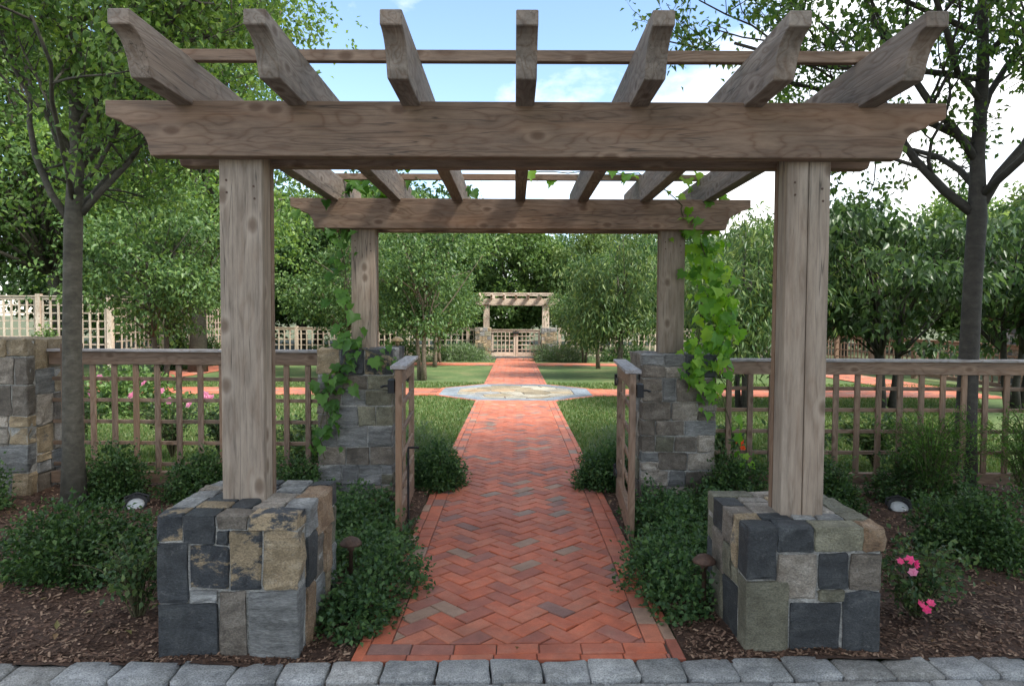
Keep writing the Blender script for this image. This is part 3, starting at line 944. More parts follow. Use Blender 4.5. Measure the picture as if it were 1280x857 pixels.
RF = {
    'f': [(0.0, 0.23, 0.58, 1.0, 'K'), (0.23, 0.505, 0.79, 1.0, 'K'), (0.505, 0.86, 0.80, 1.0, 'V'), (0.86, 1.0, 0.80, 1.0, 'P'),
          (0.23, 0.53, 0.43, 0.79, 'T'), (0.53, 0.76, 0.51, 0.80, 'K'), (0.76, 1.0, 0.50, 0.80, 'B'), (0.53, 0.73, 0.42, 0.51, 'V'),
          (0.0, 0.325, 0.0, 0.58, 'V'), (0.325, 0.71, 0.0, 0.42, 'K'), (0.71, 1.0, 0.0, 0.50, 'K'), (0.23, 0.325, 0.30, 0.43, 'G')][:11],
    'l': [(0.0, 0.42, 0.75, 1.0, 'K'), (0.42, 0.8, 0.72, 1.0, 'B'), (0.8, 1.0, 0.60, 1.0, 'O'), (0.0, 0.5, 0.42, 0.75, 'B'), (0.5, 0.8, 0.45, 0.72, 'V'),
          (0.0, 0.45, 0.0, 0.42, 'V'), (0.45, 1.0, 0.0, 0.45, 'K'), (0.8, 1.0, 0.45, 0.60, 'V')],
}
pier('low stone pier of slate and ochre blocks with a big dark square block',
     -1.332, 3.46, 0.665, 0.0, 0.695, 1, LF, PG, 0.12, 'GGKTKO')
pier('low stone pier with a rusty orange corner block on top, beside the pink rose', 1.436, 3.535, 0.655, 0.0, 0.63, 2, RF, PG, 0.12, 'OTVGK')
pier('tall gray stone pier behind the open gate carrying the cane bolt, vine trailing over it', -1.377, 6.178, 0.655, 0.0, 1.335, 3, {}, PG, 0.11, 'KOKX', 'GGBBVGG')
pier('tall stone pier half covered by bright green vine, black block at its top corner', 1.425, 6.178, 0.645, 0.0, 1.30, 4, {}, PG, 0.11, 'KKBT', 'GBTVBGB')
pier('tan stone pier closing the lattice fence behind the smooth tree trunk', -4.56, 6.2, 0.66, 0.0, 1.40, 5, {}, PG, 0.11, 'OO', 'OTBGTO', big=1.3)
pier('dark stone pier of the far boundary fence past the feathery plants', 11.95, 15.9, 0.7, gz(15.9), 1.42, 6, {}, None, 0.11, 'GKG', 'GBKG')

# ------------------------------------------------------------------ the pergola
def profile(L, zb, zt, rev=1.0):
    """side outline of a shaped timber, length -L..L, with a cove cut under each end"""
    h = zt - zb
    tip = h * 0.27
    right = [(L, zt), (L, zt - tip)]
    # short lip, notch and quarter cove down to the bottom edge
    right += [(L - 0.025, zt - tip - 0.012), (L - 0.075, zt - tip - 0.024), (L - 0.092, zt - tip - 0.045)]
    cx, cz = L - 0.09, zb + 0.03
    rx, rz = 0.115, (zt - tip - 0.048) - (zb + 0.03)
    for i in range(1, 7):
        a = math.pi / 2 * i / 6
        right.append((cx - rx * math.sin(a) * 1.0, cz + rz * (1 - (1 - math.cos(a))) if False else cz + rz * math.cos(a)))
    right.append((cx - rx - 0.01, zb))
    left = [(-u, v) for u, v in right]
    return right[:] + left[::-1]

def build_pergola(label, zs=(0.695, 0.63, 1.335, 1.30), cat='pergola', group=None):
    t = thing('pergola', label, cat, (0.045, 0, 0), 0, group)
    zb, zt = 2.385, 2.648
    for (y0, y1) in ((3.305, 3.385), (3.535, 3.615), (6.005, 6.085), (6.26, 6.34)):
        mb = MB()
        L = 2.02 if y0 in (3.305, 6.005) or y0 > 6.2 else 2.0
        poly = profile(L if y0 != 3.535 else 1.985, zb, zt)
        mb.prism(poly, 'y', y0, y1)
        put('beam', mb.mesh('beam', bevel=0.004), M['beam_x'], t)
    y0, y1 = 2.77, 6.90
    for k in range(7):
        x = (k - 3) * 0.547
        # side outline in (y, z): straight taper to a long concave cut under both tips
        yc, L = (y0 + y1) / 2, (y1 - y0) / 2
        b, tp = zt - 0.022, zt + 0.198
        right = [(L, tp), (L, tp - 0.062)]
        for i in range(1, 8):
            a = math.pi / 2 * i / 8
            right.append((L - 0.15 * math.sin(a), tp - 0.062 - (tp - 0.062 - b) * (1 - math.cos(a)) * 0.96))
        right.append((L - 0.165, b))
        poly = right + [(-u, v) for u, v in right][::-1]
        mb = MB()
        mb.prism([(yc + u, v) for u, v in poly], 'x', x - 0.045, x + 0.045)
        put('rafter', mb.mesh('rafter', bevel=0.004), M['beam_y'], t, rot=(0, 0, 0))
    for y in (3.33, 6.19):
        mb = MB(); mb.box(-1.69, 1.70, y, y + 0.04, zt + 0.199, zt + 0.254)
        put('purlin', mb.mesh('purlin', bevel=0.003), M['beam_x'], t)
    for (x, y, zz, sgn) in ((-1.405, 3.388, zs[0], 1), (1.405, 3.388, zs[1], -1), (-1.40, 6.088, zs[2], 1), (1.365, 6.088, zs[3], -1)):
        # built-up post: a front pair of boards, a recessed core and a thinner back board
        wv = 0.212
        mb = MB()
        mb.box(x - wv / 2, x - 0.002, y, y + 0.038, zz - 0.03, zb + 0.06)
        mb.box(x + 0.002, x + wv / 2, y, y + 0.038, zz - 0.03, zb + 0.06)
        if not (sgn < 0 and y < 4):
            mb = MB(); mb.box(x - wv / 2, x + wv / 2, y, y + 0.038, zz - 0.03, zb + 0.06)
        p = put('post', mb.mesh('post', bevel=0.004), M['post_z'], t)
        mb = MB(); mb.box(x - wv / 2 + 0.004, x + wv / 2 - 0.004, y + 0.039, y + 0.128, zz - 0.03, zb + 0.06)
        put('post_core', mb.mesh('post_core', bevel=0.003), M['post_z'], p)
        mb = MB(); mb.box(x - wv / 2 + 0.002, x + wv / 2 - 0.002, y + 0.139, y + 0.178, zz - 0.03, zb + 0.10)
        for nx_, nz_ in ((-0.07, 0.1), (0.065, 0.13), (-0.068, 0.16), (0.07, 0.19)):
            nb = MB(); nb.prism([(x + nx_ + 0.006 * math.cos(q), zb - nz_ + 0.006 * math.sin(q)) for q in [k * 1.047 for k in range(6)]], 'y', y - 0.0025, y + 0.01)
            put('nail', nb.mesh('nail'), M['rust'], p)
        put('back_board', mb.mesh('back_board', bevel=0.003), M['fence_z'], p)
    return t
perg = build_pergola('large weathered wooden pergola spanning the brick walk in the foreground')

# ------------------------------------------------------------------ fences
_box_cache = {}
def box_me(sx, sy, sz, bev=0.003):
    key = (round(sx, 4), round(sy, 4), round(sz, 4))
    if key not in _box_cache:
        mb = MB(); mb.box(-sx / 2, sx / 2, -sy / 2, sy / 2, -sz / 2, sz / 2)
        _box_cache[key] = mb.mesh('lath', bevel=bev if bev else 0)
    return _box_cache[key]

def lattice_fence(label, p0, p1, zt, zb, cell=0.196, lath=0.05, posts=(), rail=0.115, mats=('fence_x', 'fence_z', 'cap_x'), first=0.0, group=None, ends=True, bev=0.003, nrow=None, name='lattice_fence'):
    dx, dy = p1[0] - p0[0], p1[1] - p0[1]
    L = math.hypot(dx, dy)
    t = thing(name, label, 'fence', (p0[0], p0[1], 0), math.atan2(dy, dx), group)
    mx, mz, mc = M[mats[0]], M[mats[1]], M[mats[2]]
    P = lambda nm, s, c, m: put(nm, box_me(*s, bev), m, t, c)
    slope = 0.0
    P('cap_rail', (L, 0.125, 0.024), (L / 2, 0, zt - 0.012), mc)
    P('top_rail', (L, 0.07, rail), (L / 2, 0, zt - 0.025 - rail / 2), mx)
    P('bottom_rail', (L, 0.07, 0.10), (L / 2, 0, zb + 0.05), mx)
    za, zc = zb + 0.102, zt - 0.027 - rail
    ps = list(posts)
    for x in ps:
        P('post', (0.13, 0.13, zt + 0.05 - zb + 0.15), (x, 0.0, (zt + 0.05 + zb - 0.15) / 2), mz)
    x = first + cell
    while x < L - 0.05:
        if all(abs(x - q) > 0.09 for q in ps):
            P('slat', (lath, 0.022, zc - za), (x, -0.0125, (za + zc) / 2), mz)
        x += cell
    n = nrow or max(1, int((zc - za) / cell))
    z = zc - 0.13 * (cell / 0.196)
    k = 0
    while z > za + 0.04:
        P('lath', (L, 0.022, 0.034), (L / 2, 0.0125, z), mx)
        z -= cell
    return t
FG = 'lattice fences of the garden'
lattice_fence('brown lattice fence between the smooth tree trunk and the vine-draped pier', (-4.22, 6.17), (-1.70, 6.17), 1.305, 0.085, group=FG, posts=(0.19,), first=0.19)
lattice_fence('brown lattice fence running from the bright vine past the dark tree trunk', (1.74, 6.19), (5.6, 6.24), 1.245, 0.10, group=FG, first=0.02)
lattice_fence('tall pale lattice fence panel facing the walk behind the tan pier', (-17.0, 18.6), (-11.0, 18.6), 2.12, 0.3, cell=0.215, lath=0.055,
              posts=[0.12, 3.98, 5.93], mats=('pale_x', 'pale_z', 'pale_x'), rail=0.09, group=FG, bev=0)
lattice_fence('tall pale lattice fence running away behind the cherry tree', (-11.0, 18.75), (-11.0, 29.1), 2.06, 0.25, cell=0.23, lath=0.05,
              posts=[2.5 + 2.55 * k for k in range(3)], mats=('pale_x', 'pale_z', 'pale_x'), rail=0.09, group=FG, bev=0)
lattice_fence('low brown lattice fence along the boundary behind the dark-leaved tree', (11.6, 12.2), (11.6, 29.0), 1.02, -0.02, cell=0.24, lath=0.05,
              posts=[0.3 + 2.4 * k for k in range(7)], rail=0.09, mats=('fence_x', 'fence_z', 'fence_x'), group=FG, bev=0)

# far boundary: fence panels each side of the far gate
zf = gz(29)
lattice_fence('pale lattice fence at the far end beyond the trees, right of the closed gates', (1.75, 29.3), (11.6, 29.3), zf + 1.30, zf + 0.12, cell=0.24, lath=0.05, posts=(0.2, 2.6, 5.0, 7.4),
              rail=0.09, mats=('pale_x', 'pale_z', 'pale_x'), group=FG, bev=0)
lattice_fence('pale lattice fence at the far end beyond the trees, left of the closed gates', (-11.6, 29.3), (-1.7, 29.3), zf + 1.30, zf + 0.12, cell=0.24, lath=0.05, posts=(2.2, 4.6, 7.0, 9.6),
              rail=0.09, mats=('pale_x', 'pale_z', 'pale_x'), group=FG, bev=0)

# far pergola: the same timbers, turned round
fp = build_pergola('small far pergola over the closed gates at the end of the walk', (0.9, 0.9, 1.335, 1.335))
fp.location = (0.06, 29.0 + 6.178 * 0.94, zf)
fp.scale = (0.94, 0.94, 0.97)
fp.rotation_euler = (0, 0, math.pi)
for o in fp.children_recursive:
    o.data = o.data.copy()
    nm = 'pale_z' if 'post' in o.name or 'board' in o.name else 'pale_x'
    o.data.materials.clear(); o.data.materials.append(M['pale_z'] if nm == 'pale_z' else M['pale_x'])
FPG = 'stone piers of the far gateway'
pier('left stone pier of the far gateway, beside the closed gates', -1.33, 29.05, 0.66, zf, zf + 1.33, 8, {}, FPG, 0.11, 'OTG', 'OTGVOK')
pier('right stone pier of the far gateway, beside the closed gates', 1.47, 29.05, 0.66, zf, zf + 1.33, 9, {}, FPG, 0.11, 'OTG', 'OTGVOK')
mb = MB(); mb.box(-1.1, 1.1, -0.28, 0.28, 0, 0.07)
sill = put('stone_threshold', mb.mesh('stone_threshold', bevel=0.01), M['granite_tan'], None, (0.06, 29.35, zf)); sill['kind'] = 'structure'

# ------------------------------------------------------------------ gates
def gate(label, hinge, ang, L, zt, zb, sgn, bolt=False, mats=('fence_x', 'fence_z', 'cap_x'), group=None, n=1):
    """local x runs from the hinge to the free end"""
    t = thing('garden_gate', label, 'gate', (hinge[0], hinge[1], zb), ang, group)
    h = zt - zb
    mx, mz, mc = M[mats[0]], M[mats[1]], M[mats[2]]
    P = lambda nm, s, c, m: put(nm, box_me(*s), m, t, c)
    P('cap_rail', (L + 0.02, 0.11, 0.026), (L / 2, 0, h - 0.013), mc)
    P('top_rail', (L - 0.18, 0.042, 0.105), (L / 2, 0, h - 0.085), mx)
    P('bottom_rail', (L - 0.18, 0.042, 0.17), (L / 2, 0, 0.1), mx)
    P('stile', (0.085, 0.042, h - 0.028), (0.0435, 0, (h - 0.028) / 2), mz)
    P('stile', (0.085, 0.042, h - 0.028), (L - 0.0435, 0, (h - 0.028) / 2), mz)
    for k in range(1, n + 1):
        P('slat', (0.036, 0.018, h - 0.34), (0.09 + (L - 0.18) * k / (n + 1), -0.0105, 0.197 + (h - 0.34) / 2), mz)
    for k in range(4):
        P('lath', (L - 0.176, 0.022, 0.034), (L / 2, 0.0105, h - 0.29 - 0.19 * k), mx)
    for zz in (0.2, h - 0.2):
        mb = MB()
        mb.box(-0.10, 0.2, -0.034, -0.026, zz, zz + 0.04)
        mb.tube([(-0.02, -0.031, zz - 0.03), (-0.02, -0.031, zz + 0.07)], 0.012, 8)
        put('strap_hinge', mb.mesh('strap_hinge'), M['black'], t)
    mb = MB()
    yy = sgn * 0.05
    mb.box(L - 0.12, L + 0.006, yy - 0.022, yy + 0.022, h - 0.19, h - 0.10)
    mb.tube([(L - 0.05, yy, h - 0.145), (L - 0.05, yy + sgn * 0.05, h - 0.145), (L - 0.02, yy + sgn * 0.07, h - 0.15)], 0.008, 6)
    put('latch', mb.mesh('latch'), M['black'], t)
    if bolt:
        mb = MB()
        y2 = -sgn * 0.055
        xb = L - 0.16
        mb.tube([(xb, y2 - sgn * 0.075, 0.585), (xb, y2, 0.585), (xb, y2, 0.57), (xb, y2, -0.10)], 0.0085, 7)
        mb.box(xb - 0.025, xb + 0.025, y2 - 0.014, y2 + 0.03 * sgn + 0.014, 0.12, 0.15)
        mb.box(xb - 0.025, xb + 0.025, y2 - 0.014, y2 + 0.03 * sgn + 0.014, 0.42, 0.45)
        put('cane_bolt', mb.mesh('cane_bolt'), M['black'], t)
    return t
GG = 'gate leaves of the front gate'
a = math.atan2(4.66 - 5.86, -0.80 + 0.885)
gate('open wooden lattice gate with a black cane bolt reaching the ground', (-0.885, 5.86), a, 1.18, 1.275, 0.09, -1, True, group=GG)
a = math.atan2(4.62 - 5.86, 0.815 - 0.91)
gate('open wooden lattice gate without a cane bolt, before the bright vine', (0.91, 5.86), a, 1.20, 1.255, 0.07, 1, False, group=GG)
GF = 'closed gate leaves at the far end'
gate('closed pale lattice gate leaf at the far end, left of the meeting stiles', (-0.98, 29.05), 0, 1.03, zf + 1.26, zf + 0.1, -1, False, ('pale_x', 'pale_z', 'pale_x'), GF, 4)
gate('closed pale lattice gate leaf at the far end, right of the meeting stiles', (1.10, 29.05), math.pi, 1.03, zf + 1.26, zf + 0.1, 1, False, ('pale_x', 'pale_z', 'pale_x'), GF, 4)

# ------------------------------------------------------------------ lights in the beds
def path_light(label, x, y, z0, h, mat, group):
    t = thing('path_light', label, 'path light', (x, y, z0), 0, group)
    mb = MB(); mb.lathe([(0.012, -0.1), (0.012, h - 0.02), (0.02, h - 0.02), (0.022, h + 0.012)], 12)
    put('stem', mb.mesh('stem', True), M[mat], t)
    mb = MB(); mb.lathe([(0.03, h + 0.012), (0.062, h + 0.012), (0.062, h + 0.022), (0.04, h + 0.045), (0.012, h + 0.058)], 18)
    put('hood', mb.mesh('hood', True), M[mat], t)
PL = 'small path lights'
path_light('rusty mushroom path light beside the slate and ochre pier', -0.93, 3.84, 0, 0.30, 'rust', PL)
path_light('rusty mushroom path light beside the pier with the orange corner', 1.03, 3.62, 0, 0.29, 'rust', PL)
path_light('tiny brass cap light on the back corner of the vine-draped pier', -1.105, 6.42, 1.335, 0.03, 'brass', PL)
def uplight(label, x, y, rz):
    t = thing('ground_uplight', label, 'spotlight', (x, y, 0.03), rz, 'ground spotlights')
    mb = MB(); mb.lathe([(0.045, -0.09), (0.07, -0.02), (0.088, 0.035), (0.092, 0.05), (0.076, 0.05), (0.07, 0.03)], 20)
    o = put('housing', mb.mesh('housing', True), M['black'], t); o.rotation_euler = (R(34), 0, 0)
    mb = MB(); mb.lathe([(0.068, 0.026), (0.066, 0.034), (0.03, 0.038)], 20)
    o2 = put('lens', mb.mesh('lens', True), M['lens'], t); o2.rotation_euler = (R(34), 0, 0)
    mb = MB()
    mb.tube([(-0.09, 0.02, 0.03), (-0.085, 0.05, 0.075), (0, 0.07, 0.10), (0.085, 0.05, 0.075), (0.09, 0.02, 0.03)], 0.012, 8)
    put('glare_hood', mb.mesh('glare_hood'), M['black'], t)
uplight('black spotlight with white lens in the mulch by the smooth tree trunk', -3.12, 5.55, R(20))
uplight('black spotlight with white lens in the mulch by the dark tree trunk', 3.2, 5.6, R(-20))

# ------------------------------------------------------------------ foliage
def leaf_arrays(c, rng, L, Wd, outward=None, droop=0.2, up=0.6, fold=0.25):
    """c (n,3) leaf bases -> verts, faces of folded diamond leaves"""
    n = len(c)
    d = rng.normal(0, 1, (n, 3))
    if outward is not None: d += outward
    d[:, 2] -= droop * 2.0
    d /= np.linalg.norm(d, axis=1)[:, None] + 1e-9
    nrm = rng.normal(0, 0.7, (n, 3)); nrm[:, 2] += up * 1.6
    s = np.cross(d, nrm); s /= np.linalg.norm(s, axis=1)[:, None] + 1e-9
    nn = np.cross(s, d)
    sc = rng.uniform(0.65, 1.2, (n, 1))
    l_, w_ = L * sc, Wd * sc
    b = c
    mid = c + d * l_ * 0.42
    v = np.stack([b, mid + s * w_ * 0.5 + nn * w_ * fold, c + d * l_ - nn * l_ * 0.08, mid - s * w_ * 0.5 + nn * w_ * fold], 1).reshape(-1, 3)
    i = np.arange(n) * 4
    f = np.stack([np.stack([i, i + 1, i + 2], 1), np.stack([i, i + 2, i + 3], 1)], 1).reshape(-1, 3)
    return v, f

def mound_mesh(name, seed, mounds, n, L, Wd, droop=0.1, up=0.6, shell=0.55, lump=0.25):
    """leaf-covered mounds: (x, y, rx, ry, h); leaves sit mostly near an uneven surface"""
    rng = np.random.default_rng(seed)
    ar = np.array([m[2] * m[3] + m[4] * m[2] for m in mounds]); cnt = (ar / ar.sum() * n).astype(int)
    cs, outs = [], []
    for (mx, my, rx, ry, h), k in zip(mounds, cnt):
        u = rng.normal(0, 1, (k, 3)); u[:, 2] = np.abs(u[:, 2]) * 1.0 - 0.12
        u /= np.linalg.norm(u, axis=1)[:, None]
        r = shell + (1 - shell) * rng.random(k) ** 0.6
        lp = np.array([mnoise.noise(Vector((a * 2.6 + mx * 5, b * 2.6 + my * 5, c_ * 2.6 + seed))) for a, b, c_ in u])
        lp2 = np.array([mnoise.noise(Vector((a * 6 + mx * 5, b * 6 + my * 5, c_ * 6 + seed + 9))) for a, b, c_ in u])
        r = r * (1 + lump * lp * 1.3 + lump * 0.6 * lp2)
        m_ = max(4, k // 7); sub = rng.integers(0, m_, k)
        u, r = u[:m_][sub], r[:m_][sub]
        p = rng.normal(0, L * 0.75, (k, 3)) + u * r[:, None] * np.array([rx, ry, h]) + np.array([mx, my, 0.02])
        p[:, 2] = np.maximum(p[:, 2], 0.012)
        cs.append(p); outs.append(u)
    c = np.concatenate(cs); o = np.concatenate(outs)
    v, f = leaf_arrays(c, rng, L, Wd, o * 1.1, droop, up)
    return mesh_np(name, v, f)

def stems_mesh(seed, rx, ry, h, k=9, r=0.006):
    rg = random.Random(seed); mb = MB()
    for i in range(k):
        a = rg.uniform(0, 6.28); q = rg.uniform(0.3, 0.75)
        e = Vector((math.cos(a) * rx * q, math.sin(a) * ry * q, h * rg.uniform(0.5, 0.85)))
        mb.tube([(e.x * 0.1, e.y * 0.1, -0.03), (e.x * 0.5, e.y * 0.5, e.z * 0.55), tuple(e)], [r, r * 0.7, r * 0.4], 5)
    return mb.mesh('stem')

def shrub(name, label, cat, x, y, rx, ry, h, n, L, Wd, mat, seed, group=None, lump=0.25, shell=0.55, droop=0.05, up=0.7, z0=None):
    t = thing(name, label, cat, (x, y, gz(y) if z0 is None else z0), 0, group)
    put('foliage', mound_mesh('foliage', seed, [(0, 0, rx, ry, h)], n, L, Wd, droop, up, shell, lump), M[mat], t)
    put('stem', stems_mesh(seed, rx, ry, h), M['stem'], t)
    return t
BG = 'clipped boxwood shrubs in the beds'
BX = [('low boxwood shrub at the foot of the tan stone pier', -4.42, 5.35, 0.40, 0.36, 0.46),
      ('round boxwood shrub just behind the smooth tree trunk', -3.42, 5.78, 0.25, 0.25, 0.44),
      ('boxwood shrub before the lattice fence beside the front post', -2.72, 5.85, 0.27, 0.25, 0.38),
      ('boxwood shrub tucked behind the front post beside the tall gray pier', -1.88, 5.75, 0.34, 0.25, 0.36),
      ('wide boxwood shrub in front of the smooth tree trunk', -2.72, 4.2, 0.46, 0.36, 0.38),
      ('boxwood shrub at the foot of the tall pier with bright vine', 1.86, 5.72, 0.34, 0.28, 0.42),
      ('boxwood shrub behind the front post by the spotlight', 2.62, 5.6, 0.24, 0.24, 0.40),
      ('dark boxwood shrub beside the foot of the dark tree trunk', 3.52, 5.9, 0.38, 0.28, 0.50),
      ('wide dark boxwood shrub in front of the dark tree trunk', 3.12, 4.55, 0.42, 0.36, 0.44)]
for i, (lab, x, y, rx, ry, h) in enumerate(BX):
    shrub('boxwood_shrub', lab, 'shrub', x, y, rx, ry, h, 5200 if y > 5 else 9000, 0.036, 0.021, 'leaf_box', 40 + i, BG, 0.42, 0.42)

# ground cover at both sides of the walk
def cover(label, mounds, seed, n):
    t = put('ground_cover', mound_mesh('ground_cover', seed, mounds, n, 0.034, 0.026, 0.0, 0.9, 0.45, 0.35), M['leaf_cover'])
    tag(t, label, kind='stuff')
cover('low leafy ground cover spilling over the left edge of the walk', [(-0.84, 3.42, 0.19, 0.2, 0.15), (-0.80, 3.62, 0.20, 0.24, 0.20), (-0.74, 3.98, 0.24, 0.25, 0.24), (-0.95, 4.3, 0.25, 0.28, 0.22),
      (-0.88, 4.62, 0.2, 0.25, 0.24), (-1.15, 4.85, 0.3, 0.3, 0.26), (-1.2, 5.35, 0.32, 0.3, 0.24), (-1.62, 5.2, 0.35, 0.4, 0.25), (-1.4, 4.6, 0.3, 0.35, 0.2)], 61, 15000)
cover('low leafy ground cover spilling over the right edge of the walk', [(0.92, 3.72, 0.20, 0.24, 0.20), (0.90, 4.05, 0.26, 0.27, 0.26), (1.05, 4.45, 0.27, 0.3, 0.24),
      (1.12, 4.9, 0.27, 0.3, 0.25), (1.2, 5.35, 0.32, 0.3, 0.22), (1.6, 5.1, 0.35, 0.4, 0.24), (1.5, 4.5, 0.3, 0.35, 0.2)], 62, 14000)

# flowering and leafy plants
def flower_me(kind, seed):
    rg = random.Random(seed); mb = MB()
    for ring, (k, r, lift) in enumerate(((6, 1.0, 0.15), (5, 0.65, 0.5))):
        for i in range(k):
            a = 6.28 * i / k + ring * 0.5
            d = Vector((math.cos(a), math.sin(a), lift)); s = Vector((-math.sin(a), math.cos(a), 0))
            b = Vector((0, 0, 0.1 * ring))
            mb.add([b, b + d * r * 0.6 + s * r * 0.42, b + d * r + Vector((0, 0, rg.uniform(-0.1, 0.25))), b + d * r * 0.6 - s * r * 0.42], [(0, 1, 2), (0, 2, 3)])
    me = mb.mesh('flower')
    return me
FLO = {k: flower_me(k, i) for i, k in enumerate(('petal_pink', 'petal_hot', 'petal_red'))}
def flower(parent, p, r, mat, rg):
    put('flower', FLO[mat], M[mat], parent, p, (rg.uniform(0.5, 1.4), rg.uniform(-0.4, 0.4), rg.uniform(-0.6, 0.6)), (r, r, r))

def spray_mesh(seed, rx, ry, h, k, per, L, Wd):
    """open bush: arching canes with leaflets along them"""
    rg = random.Random(seed); rng = np.random.default_rng(seed)
    pts, tub = [], MB()
    for i in range(k):
        a = rg.uniform(0, 6.28); q = rg.uniform(0.35, 1.0)
        e = Vector((math.cos(a) * rx * q, math.sin(a) * ry * q, h * rg.uniform(0.55, 1.0) * (1.1 - 0.4 * q)))
        m_ = Vector((e.x * 0.35, e.y * 0.35, e.z * 0.75))
        line = [Vector((0, 0, -0.02)).lerp(m_, t / 3) for t in range(3)] + [m_.lerp(e, t / 3) + Vector((0, 0, 0.03 * math.sin(t))) for t in range(4)]
        tub.tube(line, [0.005 - 0.0005 * j for j in range(len(line))], 5)
        for _ in range(per):
            t = rg.uniform(0.25, 1.0) * (len(line) - 1); j = min(int(t), len(line) - 2)
            p = line[j].lerp(line[j + 1], t - j)
            pts.append((p.x + rg.gauss(0, 0.03), p.y + rg.gauss(0, 0.03), max(0.02, p.z + rg.gauss(0, 0.03))))
    c = np.array(pts)
    v, f = leaf_arrays(c, rng, L, Wd, None, 0.1, 0.9)
    return mesh_np('foliage', v, f), tub.mesh('cane')
def bush(name, label, cat, x, y, rx, ry, h, k, per, L, Wd, mat, seed, flowers=(), group=None, z0=None):
    t = thing(name, label, cat, (x, y, gz(y) if z0 is None else z0), 0, group)
    fm, tm = spray_mesh(seed, rx, ry, h, k, per, L, Wd)
    put('foliage', fm, M[mat], t); put('cane', tm, M['stem'], t)
    rg = random.Random(seed)
    for (px_, py_, pz_, r, fmname) in flowers:
        flower(t, (px_, py_, pz_), r, fmname, rg)
    return t
bush('rose_bush', 'rose bush with hot pink blooms against the low stone pier', 'rose bush', 2.18, 3.62, 0.36, 0.28, 0.46, 34, 30, 0.036, 0.024, 'leaf_rose', 71,
     [(-0.13, -0.14, 0.37, 0.028, 'petal_hot'), (-0.09, -0.13, 0.345, 0.027, 'petal_hot'), (-0.115, -0.15, 0.31, 0.027, 'petal_pink'), (-0.17, -0.13, 0.36, 0.02, 'petal_hot'),
      (-0.1, -0.2, 0.165, 0.026, 'petal_hot'), (-0.075, -0.21, 0.14, 0.024, 'petal_hot'), (-0.05, -0.2, 0.17, 0.024, 'petal_hot')])
bush('rose_bush', 'flowerless leafy bush against the slate and ochre pier', 'bush', -1.98, 3.52, 0.34, 0.28, 0.50, 30, 26, 0.036, 0.024, 'leaf_rose', 72)
RB = 'pink rose bushes behind the lattice fence'
rr = random.Random(5)
for i, (x, y, h, lab, nf) in enumerate([(-4.75, 7.3, 0.95, 'tall pink rose bush behind the fence next to the tan pier', 3), (-3.85, 7.6, 0.85, 'rose bush with reddish new shoots behind the fence middle', 5),
                                        (-3.1, 7.2, 0.8, 'rose bush behind the fence just beside the front post', 4), (-2.3, 7.5, 0.55, 'low rose bush behind the fence beside the tall gray pier', 1),
                                        (-5.6, 8.4, 0.9, 'rose bush half hidden behind the tan pier', 2)]):
    fl = [(rr.uniform(-0.35, 0.35), rr.uniform(-0.25, 0.05), h * rr.uniform(0.8, 1.02), rr.uniform(0.035, 0.05), 'petal_pink') for _ in range(nf)]
    bush('rose_bush', lab, 'rose bush', x, y, 0.5, 0.4, h, 34, 26, 0.05, 0.032, 'leaf_rose', 80 + i, fl, RB)
for i, (x, y, h, lab, fl) in enumerate([(2.05, 6.85, 0.62, 'leafy perennial with one orange flower behind the bright vine', [(0.12, -0.35, 0.42, 0.045, 'petal_red'), (0.15, -0.34, 0.36, 0.035, 'petal_red')]),
                                        (3.0, 7.2, 0.62, 'broad leafy perennial behind the fence by the front post', []), (3.9, 7.3, 0.7, 'leafy perennial behind the fence before the dark trunk', []),
                                        (-2.0, 6.9, 0.5, 'leafy perennial behind the tall gray pier', [])]):
    bush('leafy_perennial', lab, 'plant', x, y, 0.48, 0.36, h, 34, 24, 0.085, 0.038, 'leaf_peach', 90 + i, fl, 'leafy perennials behind the fence')
FE = 'feathery plants before the fence'
for i, (x, y, h, lab) in enumerate([(3.55, 5.75, 0.98, 'feathery green plant leaning on the fence beside the dark trunk'), (4.35, 5.7, 0.95, 'tall feathery green plant past the dark trunk'), (4.9, 6.0, 1.1, 'feathery green plant by the edge of the garden')]):
    bush('feathery_plant', lab, 'plant', x, y, 0.52, 0.35, h, 60, 60, 0.05, 0.008, 'leaf_fern', 100 + i, (), FE)
LV = 'lavender clumps beside the walk'
for i, (x, y, rx, h, lab, mt) in enumerate([(-0.98, 6.95, 0.34, 0.50, 'pale lavender clump behind the gate with the cane bolt', 'leaf_lav'), (-0.72, 6.35, 0.26, 0.36, 'dark leafy clump at the walk edge behind the gate with the cane bolt', 'leaf_cover'),
                                            (1.08, 6.95, 0.36, 0.5, 'pale lavender clump behind the gate before the bright vine', 'leaf_lav'), (0.85, 6.4, 0.27, 0.36, 'dark leafy clump at the walk edge behind the gate before the bright vine', 'leaf_cover')]):
    lav = mt == 'leaf_lav'
    shrub('lavender_clump' if lav else 'leafy_clump', lab, 'plant', x, y, rx, rx, h, 5200, 0.06 if lav else 0.036, 0.008 if lav else 0.024, mt, 110 + i, LV, 0.3, 0.4, -0.25 if lav else 0, 0.3 if lav else 0.8)
HG = 'low hedges before the far gateway'
for i, (x, y, rx, lab) in enumerate([(-2.15, 27.4, 1.15, 'low green hedge left of the far gates'), (1.95, 27.4, 1.25, 'low green hedge right of the far gates')]):
    shrub('low_hedge', lab, 'hedge', x, y, rx, 0.6, 0.62, 5000, 0.12, 0.03, 'leaf_lav', 120 + i, HG, 0.25, 0.4, -0.2, 0.4)
